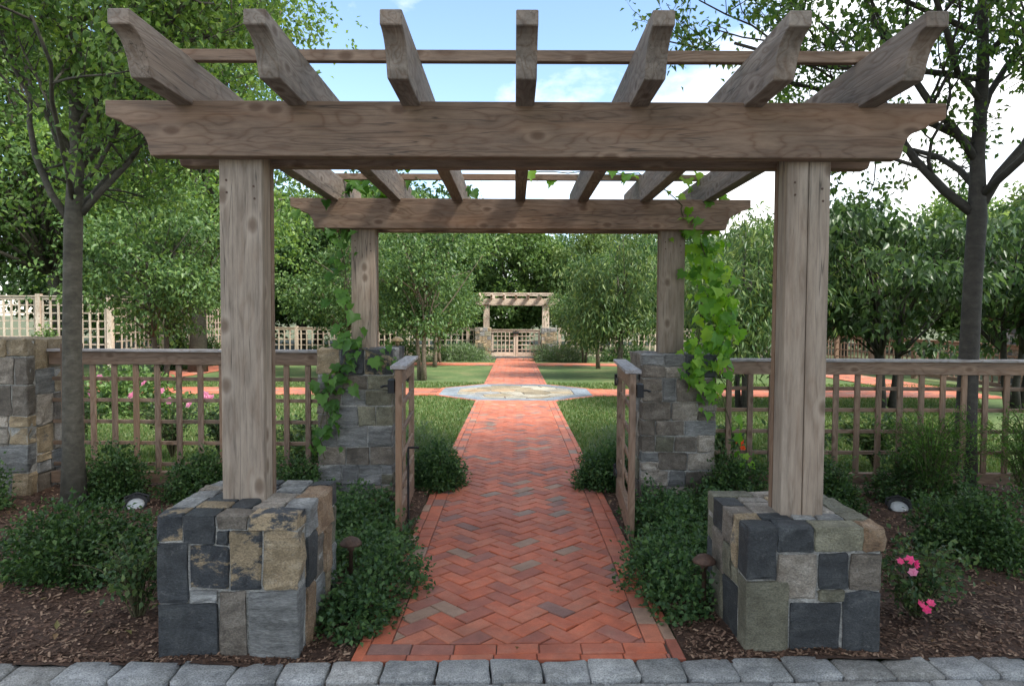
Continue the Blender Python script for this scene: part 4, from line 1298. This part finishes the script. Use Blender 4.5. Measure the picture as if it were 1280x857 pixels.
for i, (x, y, r_, h, lab) in enumerate([(-6.6, 11.5, 0.9, 0.75, 'bright green bush on the lawn behind the pink roses'), (-12.55, 18.1, 0.3, 1.3, 'bright green shrub against the tall pale fence'),
                                        (-10.75, 21.5, 0.5, 1.1, 'dark shrub border against the tall pale fence'), (-10.75, 23.6, 0.5, 1.0, 'dark shrub further along the tall pale fence'),
                                        (8.0, 27.6, 1.6, 0.9, 'dark shrub bed in front of the far fence behind the right trees'), (-6.5, 27.6, 1.8, 0.9, 'dark shrub bed in front of the far fence behind the left trees'),
                                        (4.6, 27.6, 1.2, 0.7, 'dark low shrub before the far fence'), (-4.6, 27.6, 1.0, 0.8, 'pale low shrub before the far fence')]):
    shrub('garden_bush', lab, 'bush', x, y, r_, 0.6, h, 2600, 0.10, 0.06, 'leaf_wood2' if i in (0, 1, 7) else 'leaf_wood1', 130 + i, 'bushes inside the garden', 0.3, 0.4)

# ------------------------------------------------------------------ vines
def vine_leaf_me(seed):
    rg = random.Random(seed)
    out = [(0.0, -0.05), (0.20, -0.16), (0.42, -0.10), (0.40, 0.10), (0.56, 0.26), (0.36, 0.36), (0.34, 0.60), (0.14, 0.66), (0.0, 0.98)]
    pts = [(x * rg.uniform(0.88, 1.1), y * rg.uniform(0.92, 1.08)) for x, y in out]
    full = pts + [(-x * rg.uniform(0.9, 1.1), y) for x, y in pts[-2:0:-1]]
    vs = [(0, 0.28, 0.0)] + [(x, y, rg.uniform(0.1, 0.45) * abs(x) - 0.4 * max(0, y - 0.3) ** 2 + rg.uniform(-0.06, 0.06)) for x, y in full]
    n = len(full)
    fs = [(0, i + 1, (i + 1) % n + 1) for i in range(n)]
    me = bpy.data.meshes.new('leaf'); me.from_pydata(vs, [], fs)
    me.polygons.foreach_set('use_smooth', [True] * len(fs)); me.update()
    return me
VL = [vine_leaf_me(i) for i in range(9)]
def vine(label, lines, seed, mat, base):
    """lines: (points, leaves, spread, size, facing)"""
    t = thing('climbing_vine', label, 'vine', base, 0, 'climbing vines on the pergola')
    rg = random.Random(seed)
    mb = MB()
    B = Vector(base)
    for pts, n, sp, size, face in lines:
        P = [Vector(p) - B for p in pts]
        fine = []
        for i in range(len(P) - 1):
            for k in range(4): fine.append(P[i].lerp(P[i + 1], k / 4) + Vector((rg.gauss(0, 0.012), rg.gauss(0, 0.008), rg.gauss(0, 0.01))))
        fine.append(P[-1])
        mb.tube(fine, 0.005, 5)
        for _ in range(n):
            u = rg.uniform(0, len(fine) - 1.001); i = int(u)
            p = fine[i].lerp(fine[i + 1], u - i) + Vector((rg.gauss(0, sp[0]), rg.gauss(0, sp[1]), rg.gauss(0, sp[2])))
            s = size * rg.choice((0.5, 0.75, 0.95, 1.05, 1.25)) * rg.uniform(0.9, 1.1)
            nrm = Vector(face) + Vector((rg.gauss(0, 0.4), rg.gauss(0, 0.4), rg.gauss(0, 0.35)))
            nrm.normalize()
            tip = Vector((rg.gauss(0, 0.5), rg.gauss(0, 0.3), -1.0)); tip = (tip - nrm * tip.dot(nrm)).normalized()
            xa = tip.cross(nrm)
            mtx = Matrix((xa, tip, nrm)).transposed().to_4x4()
            o = put('leaf', rg.choice(VL), mat, t)
            o.matrix_local = Matrix.Translation(p) @ mtx @ Matrix.Scale(s, 4)
    put('stem', mb.mesh('stem'), M['stem'], t)
    return t
vine('bright green climbing vine hanging down the far right post and pier of the pergola', [
    ([(1.62, 6.10, 2.42), (1.70, 6.02, 2.1), (1.74, 5.98, 1.75), (1.80, 5.9, 1.5), (1.74, 5.82, 1.2)], 186, (0.085, 0.06, 0.09), 0.10, (0.15, -0.9, 0.45)),
    ([(1.62, 5.98, 1.5), (1.56, 5.83, 1.3), (1.55, 5.80, 1.1), (1.66, 5.79, 0.92)], 50, (0.07, 0.03, 0.08), 0.092, (0.0, -0.95, 0.4)),
    ([(1.72, 5.82, 1.1), (1.82, 5.78, 0.8), (1.92, 5.75, 0.5), (1.9, 5.7, 0.35)], 12, (0.06, 0.04, 0.08), 0.085, (0.0, -0.9, 0.5)),
    ([(1.50, 6.10, 2.40), (1.47, 5.99, 2.52), (1.42, 6.0, 2.66), (1.1, 6.15, 2.9), (0.6, 6.2, 2.92), (0.1, 6.22, 2.92)], 30, (0.05, 0.08, 0.05), 0.105, (0.0, -0.6, 0.8)),
    ([(1.42, 6.2, 2.9), (1.75, 6.35, 2.88), (1.95, 6.5, 2.75)], 16, (0.08, 0.1, 0.06), 0.11, (0.0, -0.6, 0.8)),
], 1, M['leaf_vine'], (1.75, 5.8, 0.05))
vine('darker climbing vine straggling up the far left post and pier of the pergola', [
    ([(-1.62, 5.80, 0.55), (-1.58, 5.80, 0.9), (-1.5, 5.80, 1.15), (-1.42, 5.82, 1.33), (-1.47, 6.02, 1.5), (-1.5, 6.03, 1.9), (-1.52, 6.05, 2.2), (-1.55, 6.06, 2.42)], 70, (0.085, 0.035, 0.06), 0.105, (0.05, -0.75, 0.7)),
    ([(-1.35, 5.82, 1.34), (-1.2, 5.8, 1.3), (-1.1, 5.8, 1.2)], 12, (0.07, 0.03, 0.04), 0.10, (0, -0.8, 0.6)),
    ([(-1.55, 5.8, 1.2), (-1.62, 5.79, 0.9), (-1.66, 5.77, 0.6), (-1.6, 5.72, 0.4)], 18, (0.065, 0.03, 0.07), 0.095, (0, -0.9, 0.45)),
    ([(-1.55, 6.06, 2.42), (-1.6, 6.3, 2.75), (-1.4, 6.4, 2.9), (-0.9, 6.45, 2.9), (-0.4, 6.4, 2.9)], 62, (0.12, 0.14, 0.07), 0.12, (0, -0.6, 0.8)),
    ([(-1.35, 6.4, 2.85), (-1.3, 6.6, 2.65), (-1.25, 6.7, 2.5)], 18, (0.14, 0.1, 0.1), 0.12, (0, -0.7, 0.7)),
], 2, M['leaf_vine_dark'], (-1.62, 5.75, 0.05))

# ------------------------------------------------------------------ trees
def clump_tree(seed, Rr, H, zb, n, L, Wd, droop=0.25, nclump=34, trunk_r=0.08, multi=1, flat=1.0, dens=0.5, up=0.5, off=(0, 0)):
    """returns (trunk mesh, crown mesh): limbs run from the trunk to foliage clumps spread unevenly through the crown"""
    rg = random.Random(seed); rng = np.random.default_rng(seed)
    cz, rz = (zb + H) / 2, (H - zb) / 2
    cl = []
    for i in range(nclump):
        while True:
            u = Vector((rg.uniform(-1, 1), rg.uniform(-1, 1), rg.uniform(-1, 1)))
            if 0.25 < u.length < 1: break
        u *= rg.uniform(0.72, 1.16)
        if u.z < -0.3: u.x *= 0.85; u.y *= 0.85
        cl.append((Vector((off[0] + u.x * Rr, off[1] + u.y * Rr, cz + u.z * rz)), rg.choice((0.16, 0.22, 0.3, 0.4)) * rg.uniform(0.85, 1.15) * Rr))
    mb = MB()
    forks = []
    for s in range(multi):
        a = 6.28 * s / multi + rg.uniform(0, 1)
        lean = (0.16 if multi > 1 else 0.03)
        top = Vector((math.cos(a) * lean * Rr + off[0] * 0.6, math.sin(a) * lean * Rr + off[1] * 0.6, zb + rz * 1.1))
        pts = [Vector((math.cos(a) * 0.03 * multi, math.sin(a) * 0.03 * multi, -0.05)).lerp(top, t / 5) + Vector((rg.gauss(0, 0.02), rg.gauss(0, 0.02), 0)) * (t > 0) for t in range(6)]
        rad = [trunk_r * (1 - 0.11 * t) * (1.25 if t == 0 else 1) / (multi ** 0.4) for t in range(6)]
        mb.tube(pts, rad, 8)
        forks.append(pts)
    for c, r in cl:
        pts = min(forks, key=lambda q: (q[-1] - c).length)
        j = rg.randint(2, 5)
        while j > 2 and pts[j].z > c.z - 0.1 * rz: j -= 1
        p0 = pts[j]
        mid = p0.lerp(c, 0.5) + Vector((rg.gauss(0, 0.06), rg.gauss(0, 0.06), rg.uniform(-0.02, 0.1))) * Rr
        r0 = trunk_r * 0.38 / (multi ** 0.3)
        mb.tube([p0, p0.lerp(mid, 0.5), mid, mid.lerp(c, 0.5), c], [r0, r0 * 0.75, r0 * 0.55, r0 * 0.4, r0 * 0.2], 5)
    ws = np.array([r ** 2 for _, r in cl]); cnt = (ws / ws.sum() * n).astype(int)
    cs, os_ = [], []
    for (c, r), k in zip(cl, cnt):
        u = rng.normal(0, 1, (k, 3)); u /= np.linalg.norm(u, axis=1)[:, None]
        q = r * (dens + (1.15 - dens) * rng.random(k) ** 0.7)
        q = q * (1 + 0.25 * np.sin(u[:, 0] * 5 + c.x * 9) * np.cos(u[:, 1] * 4 + c.y * 7))
        m_ = max(3, k // 9); sub = rng.integers(0, m_, k)          # leaves gather on twig ends
        u, q = u[:m_][sub], q[:m_][sub]
        p = u * q[:, None] + rng.normal(0, L * 0.95, (k, 3)); p[:, 2] *= 0.7 * flat
        cs.append(p + np.array(c)); os_.append(u)
    v, f = leaf_arrays(np.concatenate(cs), rng, L, Wd, np.concatenate(os_) * 0.6, droop, up)
    return mb.mesh('trunk', True), mesh_np('crown', v, f)

TM = {}
TM['orch1'] = (*clump_tree(201, 1.75, 4.7, 0.75, 11000, 0.105, 0.062, 0.5, 44, 0.085, 1, dens=0.35), 'bark_tan', 'leaf_orchard')
TM['orch2'] = (*clump_tree(202, 1.7, 4.5, 0.8, 11000, 0.105, 0.062, 0.55, 44, 0.09, 3, dens=0.35), 'bark_tan', 'leaf_orchard')
TM['peach1'] = (*clump_tree(203, 1.6, 3.9, 0.85, 9500, 0.17, 0.042, 0.8, 40, 0.09, 3, dens=0.35), 'bark_dark', 'leaf_peach')
TM['peach2'] = (*clump_tree(204, 1.65, 4.6, 0.7, 9500, 0.18, 0.048, 0.75, 42, 0.08, 2, dens=0.35), 'bark', 'leaf_peach')
TM['broad'] = (*clump_tree(205, 1.95, 3.75, 0.95, 6200, 0.165, 0.085, 0.75, 44, 0.10, 3, flat=0.6, dens=0.3, up=0.8), 'bark_dark', 'leaf_broad')
TM['cherry'] = (*clump_tree(206, 1.75, 4.4, 1.05, 10500, 0.115, 0.062, 0.5, 42, 0.09, 2, dens=0.3), 'bark', 'leaf_orchard')
TM['wood1'] = (*clump_tree(211, 3.2, 8.6, 0.6, 17000, 0.25, 0.16, 0.2, 54, 0.22, 1, dens=0.35), 'bark', 'leaf_wood1')
TM['wood2'] = (*clump_tree(212, 3.4, 8.0, 0.5, 17000, 0.25, 0.16, 0.25, 54, 0.2, 1, dens=0.35), 'bark', 'leaf_wood2')
TM['wood3'] = (*clump_tree(213, 2.6, 8.3, 0.8, 13000, 0.24, 0.14, 0.3, 44, 0.18, 1, dens=0.35), 'bark', 'leaf_wood3')
TM['tall1'] = (*clump_tree(214, 4.2, 13.5, 1.4, 28000, 0.17, 0.1, 0.25, 100, 0.24, 1, dens=0.3), 'bark', 'leaf_near')
TM['tall2'] = (*clump_tree(215, 4.0, 12.0, 1.0, 26000, 0.19, 0.11, 0.25, 90, 0.22, 1, dens=0.3), 'bark', 'leaf_wood2')
TM['shade'] = (*clump_tree(217, 4.7, 15.0, 5.2, 19000, 0.26, 0.16, 0.25, 110, 0.26, 1, dens=0.2), 'bark', 'leaf_near')
TM['conifer'] = (*clump_tree(216, 1.1, 9.6, 2.0, 5000, 0.22, 0.05, 0.5, 40, 0.14, 1), 'bark_dark', 'leaf_wood1')

def tree(kind, name, label, x, y, rz, s=1.0, sz=None, group=None, z=None):
    tm, cmsh, bk, lf = TM[kind]
    t = thing(name, label, 'tree', (x, y, gz(y) if z is None else z), rz, group)
    t.scale = (s, s, sz or s)
    put('trunk', tm, M[bk], t)
    put('crown', cmsh, M[lf], t)
    return t
OG = 'small orchard trees on the lawn'
for a in [('orch2', 'leafy orchard tree left of the walk with tan forking stems, nearest to the octagon', -2.45, 18.2, 0.6, 1.05),
          ('orch1', 'straight young orchard tree left of the walk, second from the octagon', -2.75, 23.6, 2.1, 0.88),
          ('orch1', 'young orchard tree left of the walk, closest to the far gates', -2.9, 26.4, 4.0, 0.8),
          ('peach2', 'long-leaved peach tree right of the walk, nearest to the octagon', 3.0, 19.1, 1.0, 1.0),
          ('orch1', 'slim orchard tree right of the walk, second from the octagon', 2.85, 23.2, 5.0, 0.85),
          ('peach2', 'young orchard tree right of the walk, closest to the far gates', 2.75, 26.6, 3.0, 0.72),
          ('peach1', 'drooping peach tree behind the bright vine', 4.2, 12.4, 0.3, 0.92),
          ('broad', 'dark broad-leaved tree with forking stems behind the right-hand lattice fence', 6.75, 12.3, 1.2, 1.0),
          ('broad', 'broad-leaved tree beyond the dark trunk at the edge of the garden', 9.3, 12.6, 3.5, 1.05),
          ('cherry', 'leafy cherry tree on the lawn behind the pink roses', -8.2, 15.7, 0.2, 1.02),
          ('orch1', 'pale leafy orchard tree seen just right of the front left post', -4.9, 19.8, 5.4, 1.0),
          ('orch2', 'orchard tree between the left lattice fence and the forking tree', -5.6, 26.6, 1.4, 1.05),
          ('peach1', 'orchard tree behind the drooping peach tree', 6.0, 19.5, 2.3, 1.1),
          ('cherry', 'orchard tree far behind the broad-leaved trees', 8.2, 22.0, 2.9, 1.0)]:
    tree(a[0], 'orchard_tree', a[1], a[2], a[3], a[4], a[5], None, OG)
TG = 'tall trees beyond the side fence'
for a in [('tall1', 'tall tree rising just behind the cherry tree', -9.6, 20.5, 0.4, 0.98), ('tall2', 'tall tree outside the pale fence near its first post', -15.5, 23.0, 2.4, 1.1),
          ('tall1', 'tall tree outside the pale fence near its far end', -13.5, 27.5, 4.0, 1.0), ('tall2', 'tall tree behind the middle of the pale fence', -20.5, 22.5, 1.0, 1.2)]:
    tree(a[0], 'tall_tree', a[1], a[2], a[3], a[4], a[5], None, TG)
ORD = ['first', 'second', 'third', 'fourth', 'fifth', 'sixth', 'seventh', 'eighth', 'ninth', 'tenth', 'eleventh', 'twelfth', 'thirteenth', 'fourteenth', 'fifteenth', 'sixteenth', 'seventeenth', 'eighteenth', 'nineteenth', 'twentieth', 'twenty-first', 'twenty-second', 'twenty-third', 'twenty-fourth']
rw = random.Random(17)
row1 = [-24 + i * 4.1 for i in range(14)]
for i, x in enumerate(row1):
    kind = ['wood1', 'wood2', 'wood3', 'wood1', 'wood2'][i % 5]
    s = rw.uniform(0.75, 0.92) if x > -4 else rw.uniform(1.0, 1.25)
    tree(kind, 'woodland_tree', f'woodland tree behind the far fence, {ORD[i]} from the left in the front row', x + rw.uniform(-0.8, 0.8), 37 + rw.uniform(-2, 2), rw.uniform(0, 6), s, None, 'woodland trees behind the garden', -0.25)
for i in range(12):
    x = -30 + i * 5.6
    s = rw.uniform(0.95, 1.08) if x > -6 else rw.uniform(1.25, 1.5)
    tree(['wood1', 'wood1', 'wood2'][i % 3], 'woodland_tree', f'darker woodland tree behind the far fence, {ORD[i]} from the left in the back row', x + rw.uniform(-1, 1), 47 + rw.uniform(-2, 2), rw.uniform(0, 6), s, None, 'woodland trees behind the garden', -0.25)
for i, (x, y, s, k) in enumerate([(15.5, 20.0, 0.75, 'wood3'), (17.5, 26, 0.85, 'wood2'), (14.5, 30, 0.8, 'wood1'), (20, 18, 0.8, 'wood2')]):
    tree(k, 'woodland_tree', ['pale tree outside the low brown fence near the stone pier', 'mid green tree outside the low brown fence before the house', 'dark tree outside the far corner of the fence', 'mid green tree outside the low fence at the edge of the view'][i], x, y, i * 1.3, s, None, 'trees outside the low fence', -0.1)
tree('conifer', 'conifer_tree', 'narrow conifer poking above the pergola beam', -3.4, 46, 0.4, 1.12, None, None, -0.25)
tree('conifer', 'conifer_tree', 'narrow conifer above the woodland behind the far pergola, on its right', 7.2, 46, 1.4, 1.0, None, None, -0.25)

for i, (x, y, sc, lab) in enumerate([(9.2, 0.4, 1.0, 'unseen tall tree beside the drive, added to shade the pergola'), (4.8, -2.4, 1.0, 'unseen tall tree across the drive, added to shade the front beds')]):  # both stand out of view, added to keep the sun off the foreground
    tree('shade', 'unseen_shade_tree', lab, x, y, 1.7 * i, sc, None, 'unseen trees added for shade')

# the two trees standing in the front beds: branching grown limb by limb
class Grow:
    def __init__(s, seed):
        s.rg = random.Random(seed); s.mb = MB(); s.leaf = []
    def limb(s, pts, r0, r1, nside=7):
        n = len(pts)
        s.mb.tube(pts, [r0 + (r1 - r0) * i / (n - 1) for i in range(n)], nside)
    def twig(s, p, d, L, r, lev, dens, spread, sag=0.0):
        rg = s.rg
        n = 5
        pts = [p]
        for i in range(n):
            d = (d + Vector((rg.gauss(0, 0.16), rg.gauss(0, 0.16), rg.gauss(0, 0.13) + 0.03 - sag))).normalized()
            pts.append(pts[-1] + d * (L / n))
        s.limb(pts, r, r * 0.45, 6 if lev < 2 else 4)
        if lev >= 2:
            k = int(dens * L * 10)
            for _ in range(k):
                t = rg.uniform(0.15, 1.0) * n; j = min(int(t), n - 1)
                q = pts[j].lerp(pts[j + 1], t - j)
                s.leaf.append((q.x + rg.gauss(0, spread), q.y + rg.gauss(0, spread), q.z + rg.gauss(0, spread) - 0.02))
        if lev < 3:
            for _ in range(4 if lev == 0 else 5):
                t = rg.uniform(0.25, 1.0) * n; j = min(int(t), n - 1)
                q = pts[j].lerp(pts[j + 1], t - j)
                side = Vector((rg.gauss(0, 1), rg.gauss(0, 1), rg.gauss(0.25, 0.6)))
                nd = (d * 0.7 + side.normalized() * 0.9).normalized()
                s.twig(q, nd, L * rg.uniform(0.45, 0.7), r * 0.42, lev + 1, dens, spread, sag)

def finish(g, name, label, base, bk, lf, L, Wd, droop, seed):
    t = thing(name, label, 'tree', base)
    put('trunk', g.mb.mesh('trunk', True), M[bk], t)
    c = np.array(g.leaf)
    v, f = leaf_arrays(c, np.random.default_rng(seed), L, Wd, None, droop, 0.4)
    put('crown', mesh_np('crown', v, f), M[lf], t)
    return len(g.leaf)

g = Grow(31)
tp = [Vector((0, 0, -0.05)), Vector((0.0, 0, 0.5)), Vector((0.005, 0.0, 1.2)), Vector((0.01, 0.02, 1.9)), Vector((0.02, 0.03, 2.35)), Vector((0.05, 0.05, 3.0)), Vector((0.03, 0.08, 3.7)), Vector((0.06, 0.1, 4.6)), Vector((0.03, 0.1, 5.6))]
g.mb.tube(tp, [0.112, 0.08, 0.072, 0.07, 0.07, 0.054, 0.05, 0.036, 0.018], 14)
for (z, az, el, L, r) in [(2.33, 185, 58, 1.6, 0.036), (2.36, 20, 60, 1.6, 0.036), (2.45, 100, 50, 1.6, 0.03), (2.5, 285, 48, 1.6, 0.028), (2.75, 60, 58, 1.7, 0.03), (2.9, 215, 58, 1.6, 0.03), (2.6, 350, 40, 1.5, 0.022), (2.8, 160, 42, 1.5, 0.022),
                          (3.1, 330, 40, 1.7, 0.032), (3.3, 140, 40, 1.6, 0.03), (3.5, 10, 38, 1.8, 0.03), (3.7, 250, 45, 1.5, 0.028), (4.0, 45, 40, 1.8, 0.028), (4.2, 175, 45, 1.4, 0.026),
                          (4.4, 300, 40, 1.5, 0.024), (4.7, 0, 35, 1.7, 0.024), (5.0, 110, 50, 1.3, 0.02)]:
    j = max(i for i in range(len(tp) - 1) if tp[i].z <= z)
    p = tp[j].lerp(tp[j + 1], (z - tp[j].z) / (tp[j + 1].z - tp[j].z))
    a, e = R(az), R(el)
    g.twig(p, Vector((math.cos(a) * math.cos(e), math.sin(a) * math.cos(e), math.sin(e))), L, r * 0.85, 0, 5.2, 0.08)
n1 = finish(g, 'garden_tree', 'smooth-trunked leafy tree in the bed behind the wide boxwood', (-3.63, 5.55, 0), 'bark', 'leaf_near', 0.062, 0.036, 0.45, 31)

g = Grow(47)
tp = [Vector((0, 0, -0.05)), Vector((0.005, 0, 0.6)), Vector((0.015, 0, 1.3)), Vector((0.03, 0, 2.0)), Vector((0.05, 0, 2.55)), Vector((0.05, 0.02, 3.1)), Vector((0.08, 0.03, 3.9)), Vector((0.06, 0.05, 4.8)), Vector((0.1, 0.05, 5.6))]
g.mb.tube(tp, [0.122, 0.088, 0.081, 0.077, 0.08, 0.058, 0.052, 0.036, 0.018], 14)
for (z, az, el, L, r) in [(2.55, 178, 50, 1.9, 0.046), (2.6, 10, 60, 1.8, 0.05), (2.72, 300, 35, 1.7, 0.038), (2.8, 80, 40, 1.6, 0.034), (3.05, 200, 50, 1.9, 0.04), (3.2, 165, 22, 2.1, 0.036), (3.4, 30, 45, 1.7, 0.034),
                          (3.6, 215, 22, 2.1, 0.032), (3.8, 185, 12, 2.3, 0.03), (4.0, 330, 40, 1.6, 0.028), (4.2, 160, 20, 2.0, 0.028), (4.5, 230, 30, 1.7, 0.024), (4.7, 70, 45, 1.4, 0.02)]:
    j = max(i for i in range(len(tp) - 1) if tp[i].z <= z)
    p = tp[j].lerp(tp[j + 1], (z - tp[j].z) / (tp[j + 1].z - tp[j].z))
    a, e = R(az), R(el)
    g.twig(p, Vector((math.cos(a) * math.cos(e), math.sin(a) * math.cos(e), math.sin(e))), L, r, 0, 2.6, 0.05)
n2 = finish(g, 'garden_tree', 'dark-trunked open tree in the bed behind the wide dark boxwood', (4.18, 6.28, 0), 'bark_dark', 'leaf_sparse', 0.075, 0.042, 0.5, 47)
print('leaves', n1, n2)

# ------------------------------------------------------------------ house beyond the trees
h = thing('brown_house', 'brown house with gray shingled roof partly hidden by trees at the edge of the garden', 'house', (30.5, 33, -0.2), R(8))
mb = MB()
for k in range(26):
    z = k * 0.22
    mb.box(-5 - 0.01 * (k % 2), 5 + 0.01 * (k % 2), -4 - 0.012 * (k % 2), 4, z, z + 0.219)
put('wall', mb.mesh('wall'), M['siding'], h)
mb = MB()
mb.prism([(-4.6, 5.5), (0, 8.6), (4.6, 5.5), (4.6, 5.75), (0, 8.88), (-4.6, 5.75)], 'x', -5.5, 5.5)
put('roof', mb.mesh('roof'), M['shingle'], h)
mb = MB(); mb.prism([(-4.0, 5.6), (0, 8.5), (4.0, 5.6)], 'x', -4.95, 4.95)
put('gable', mb.mesh('gable'), M['siding'], h)
for x in (-3.2, 0, 3.2):
    mb = MB(); mb.box(x - 0.6, x + 0.6, -4.05, -4.02, 2.4, 4.0)
    w = put('window', mb.mesh('window'), M['pale_z'], h)
    mb = MB(); mb.box(x - 0.5, x + 0.5, -4.07, -4.052, 2.5, 3.9)
    put('pane', mb.mesh('pane'), M['pane'], w)

# ------------------------------------------------------------------ grass blades
def grass(name, n, seed):
    rng = np.random.default_rng(seed)
    y = 6.8 + (17.5 - 6.8) * rng.random(n) ** 1.5
    x = rng.uniform(-1, 1, n) * (0.9 + y * 0.62)
    keep = (np.abs(x - PX) > 0.80) & ~((y > 14.3) & (y < 15.8)) & ~((np.abs(x - PX) + np.abs(y - 15.05) < 2.5) & (np.abs(x - PX) < 1.75) & (np.abs(y - 15.05) < 1.75))
    x, y = x[keep], y[keep]; n = len(x)
    z = np.interp(y, [0, 8, 29], [0, 0, -0.2]) - 0.012
    hgt = rng.uniform(0.03, 0.06, n); a = rng.random(n) * 6.28; w = 0.004 + y * 0.0006
    lx, ly = rng.normal(0, 0.02, n), rng.normal(0, 0.02, n)
    b0 = np.stack([x - np.cos(a) * w, y - np.sin(a) * w, z], 1); b1 = np.stack([x + np.cos(a) * w, y + np.sin(a) * w, z], 1)
    tp_ = np.stack([x + lx, y + ly, z + hgt], 1)
    v = np.stack([b0, b1, tp_], 1).reshape(-1, 3)
    o = put(name, mesh_np(name, v, np.arange(3 * n).reshape(-1, 3)), M['grass'])
    tag(o, 'short mown lawn grass around the brick walks', kind='stuff')
grass('lawn_grass', 170000, 5)

def litter(name, n, seed):
    rng = np.random.default_rng(seed)
    x = rng.uniform(-4.6, 4.6, n); y = 3.2 + 3.4 * rng.random(n) ** 1.3
    on = np.abs(x - PX) < 0.78
    keep = ~on | (rng.random(n) < 0.1)
    x, y, on = x[keep], y[keep], on[keep]; n = len(x)
    z = np.array([0.022 if o_ else mulch_h(a, b) + 0.012 for a, b, o_ in zip(x, y, on)])
    v, f = leaf_arrays(np.stack([x, y, z], 1), rng, 0.05, 0.028, None, 0.0, 2.2, 0.3)
    o = put(name, mesh_np(name, v, f), leaf_mat('dry_leaf', [(0.12, 0.07, 0.035), (0.22, 0.14, 0.07), (0.34, 0.25, 0.15), (0.16, 0.15, 0.05)], 0.1, 0.7))
    tag(o, 'dry tan leaves scattered over the mulch beds', kind='stuff')
litter('fallen_leaves', 190, 8)
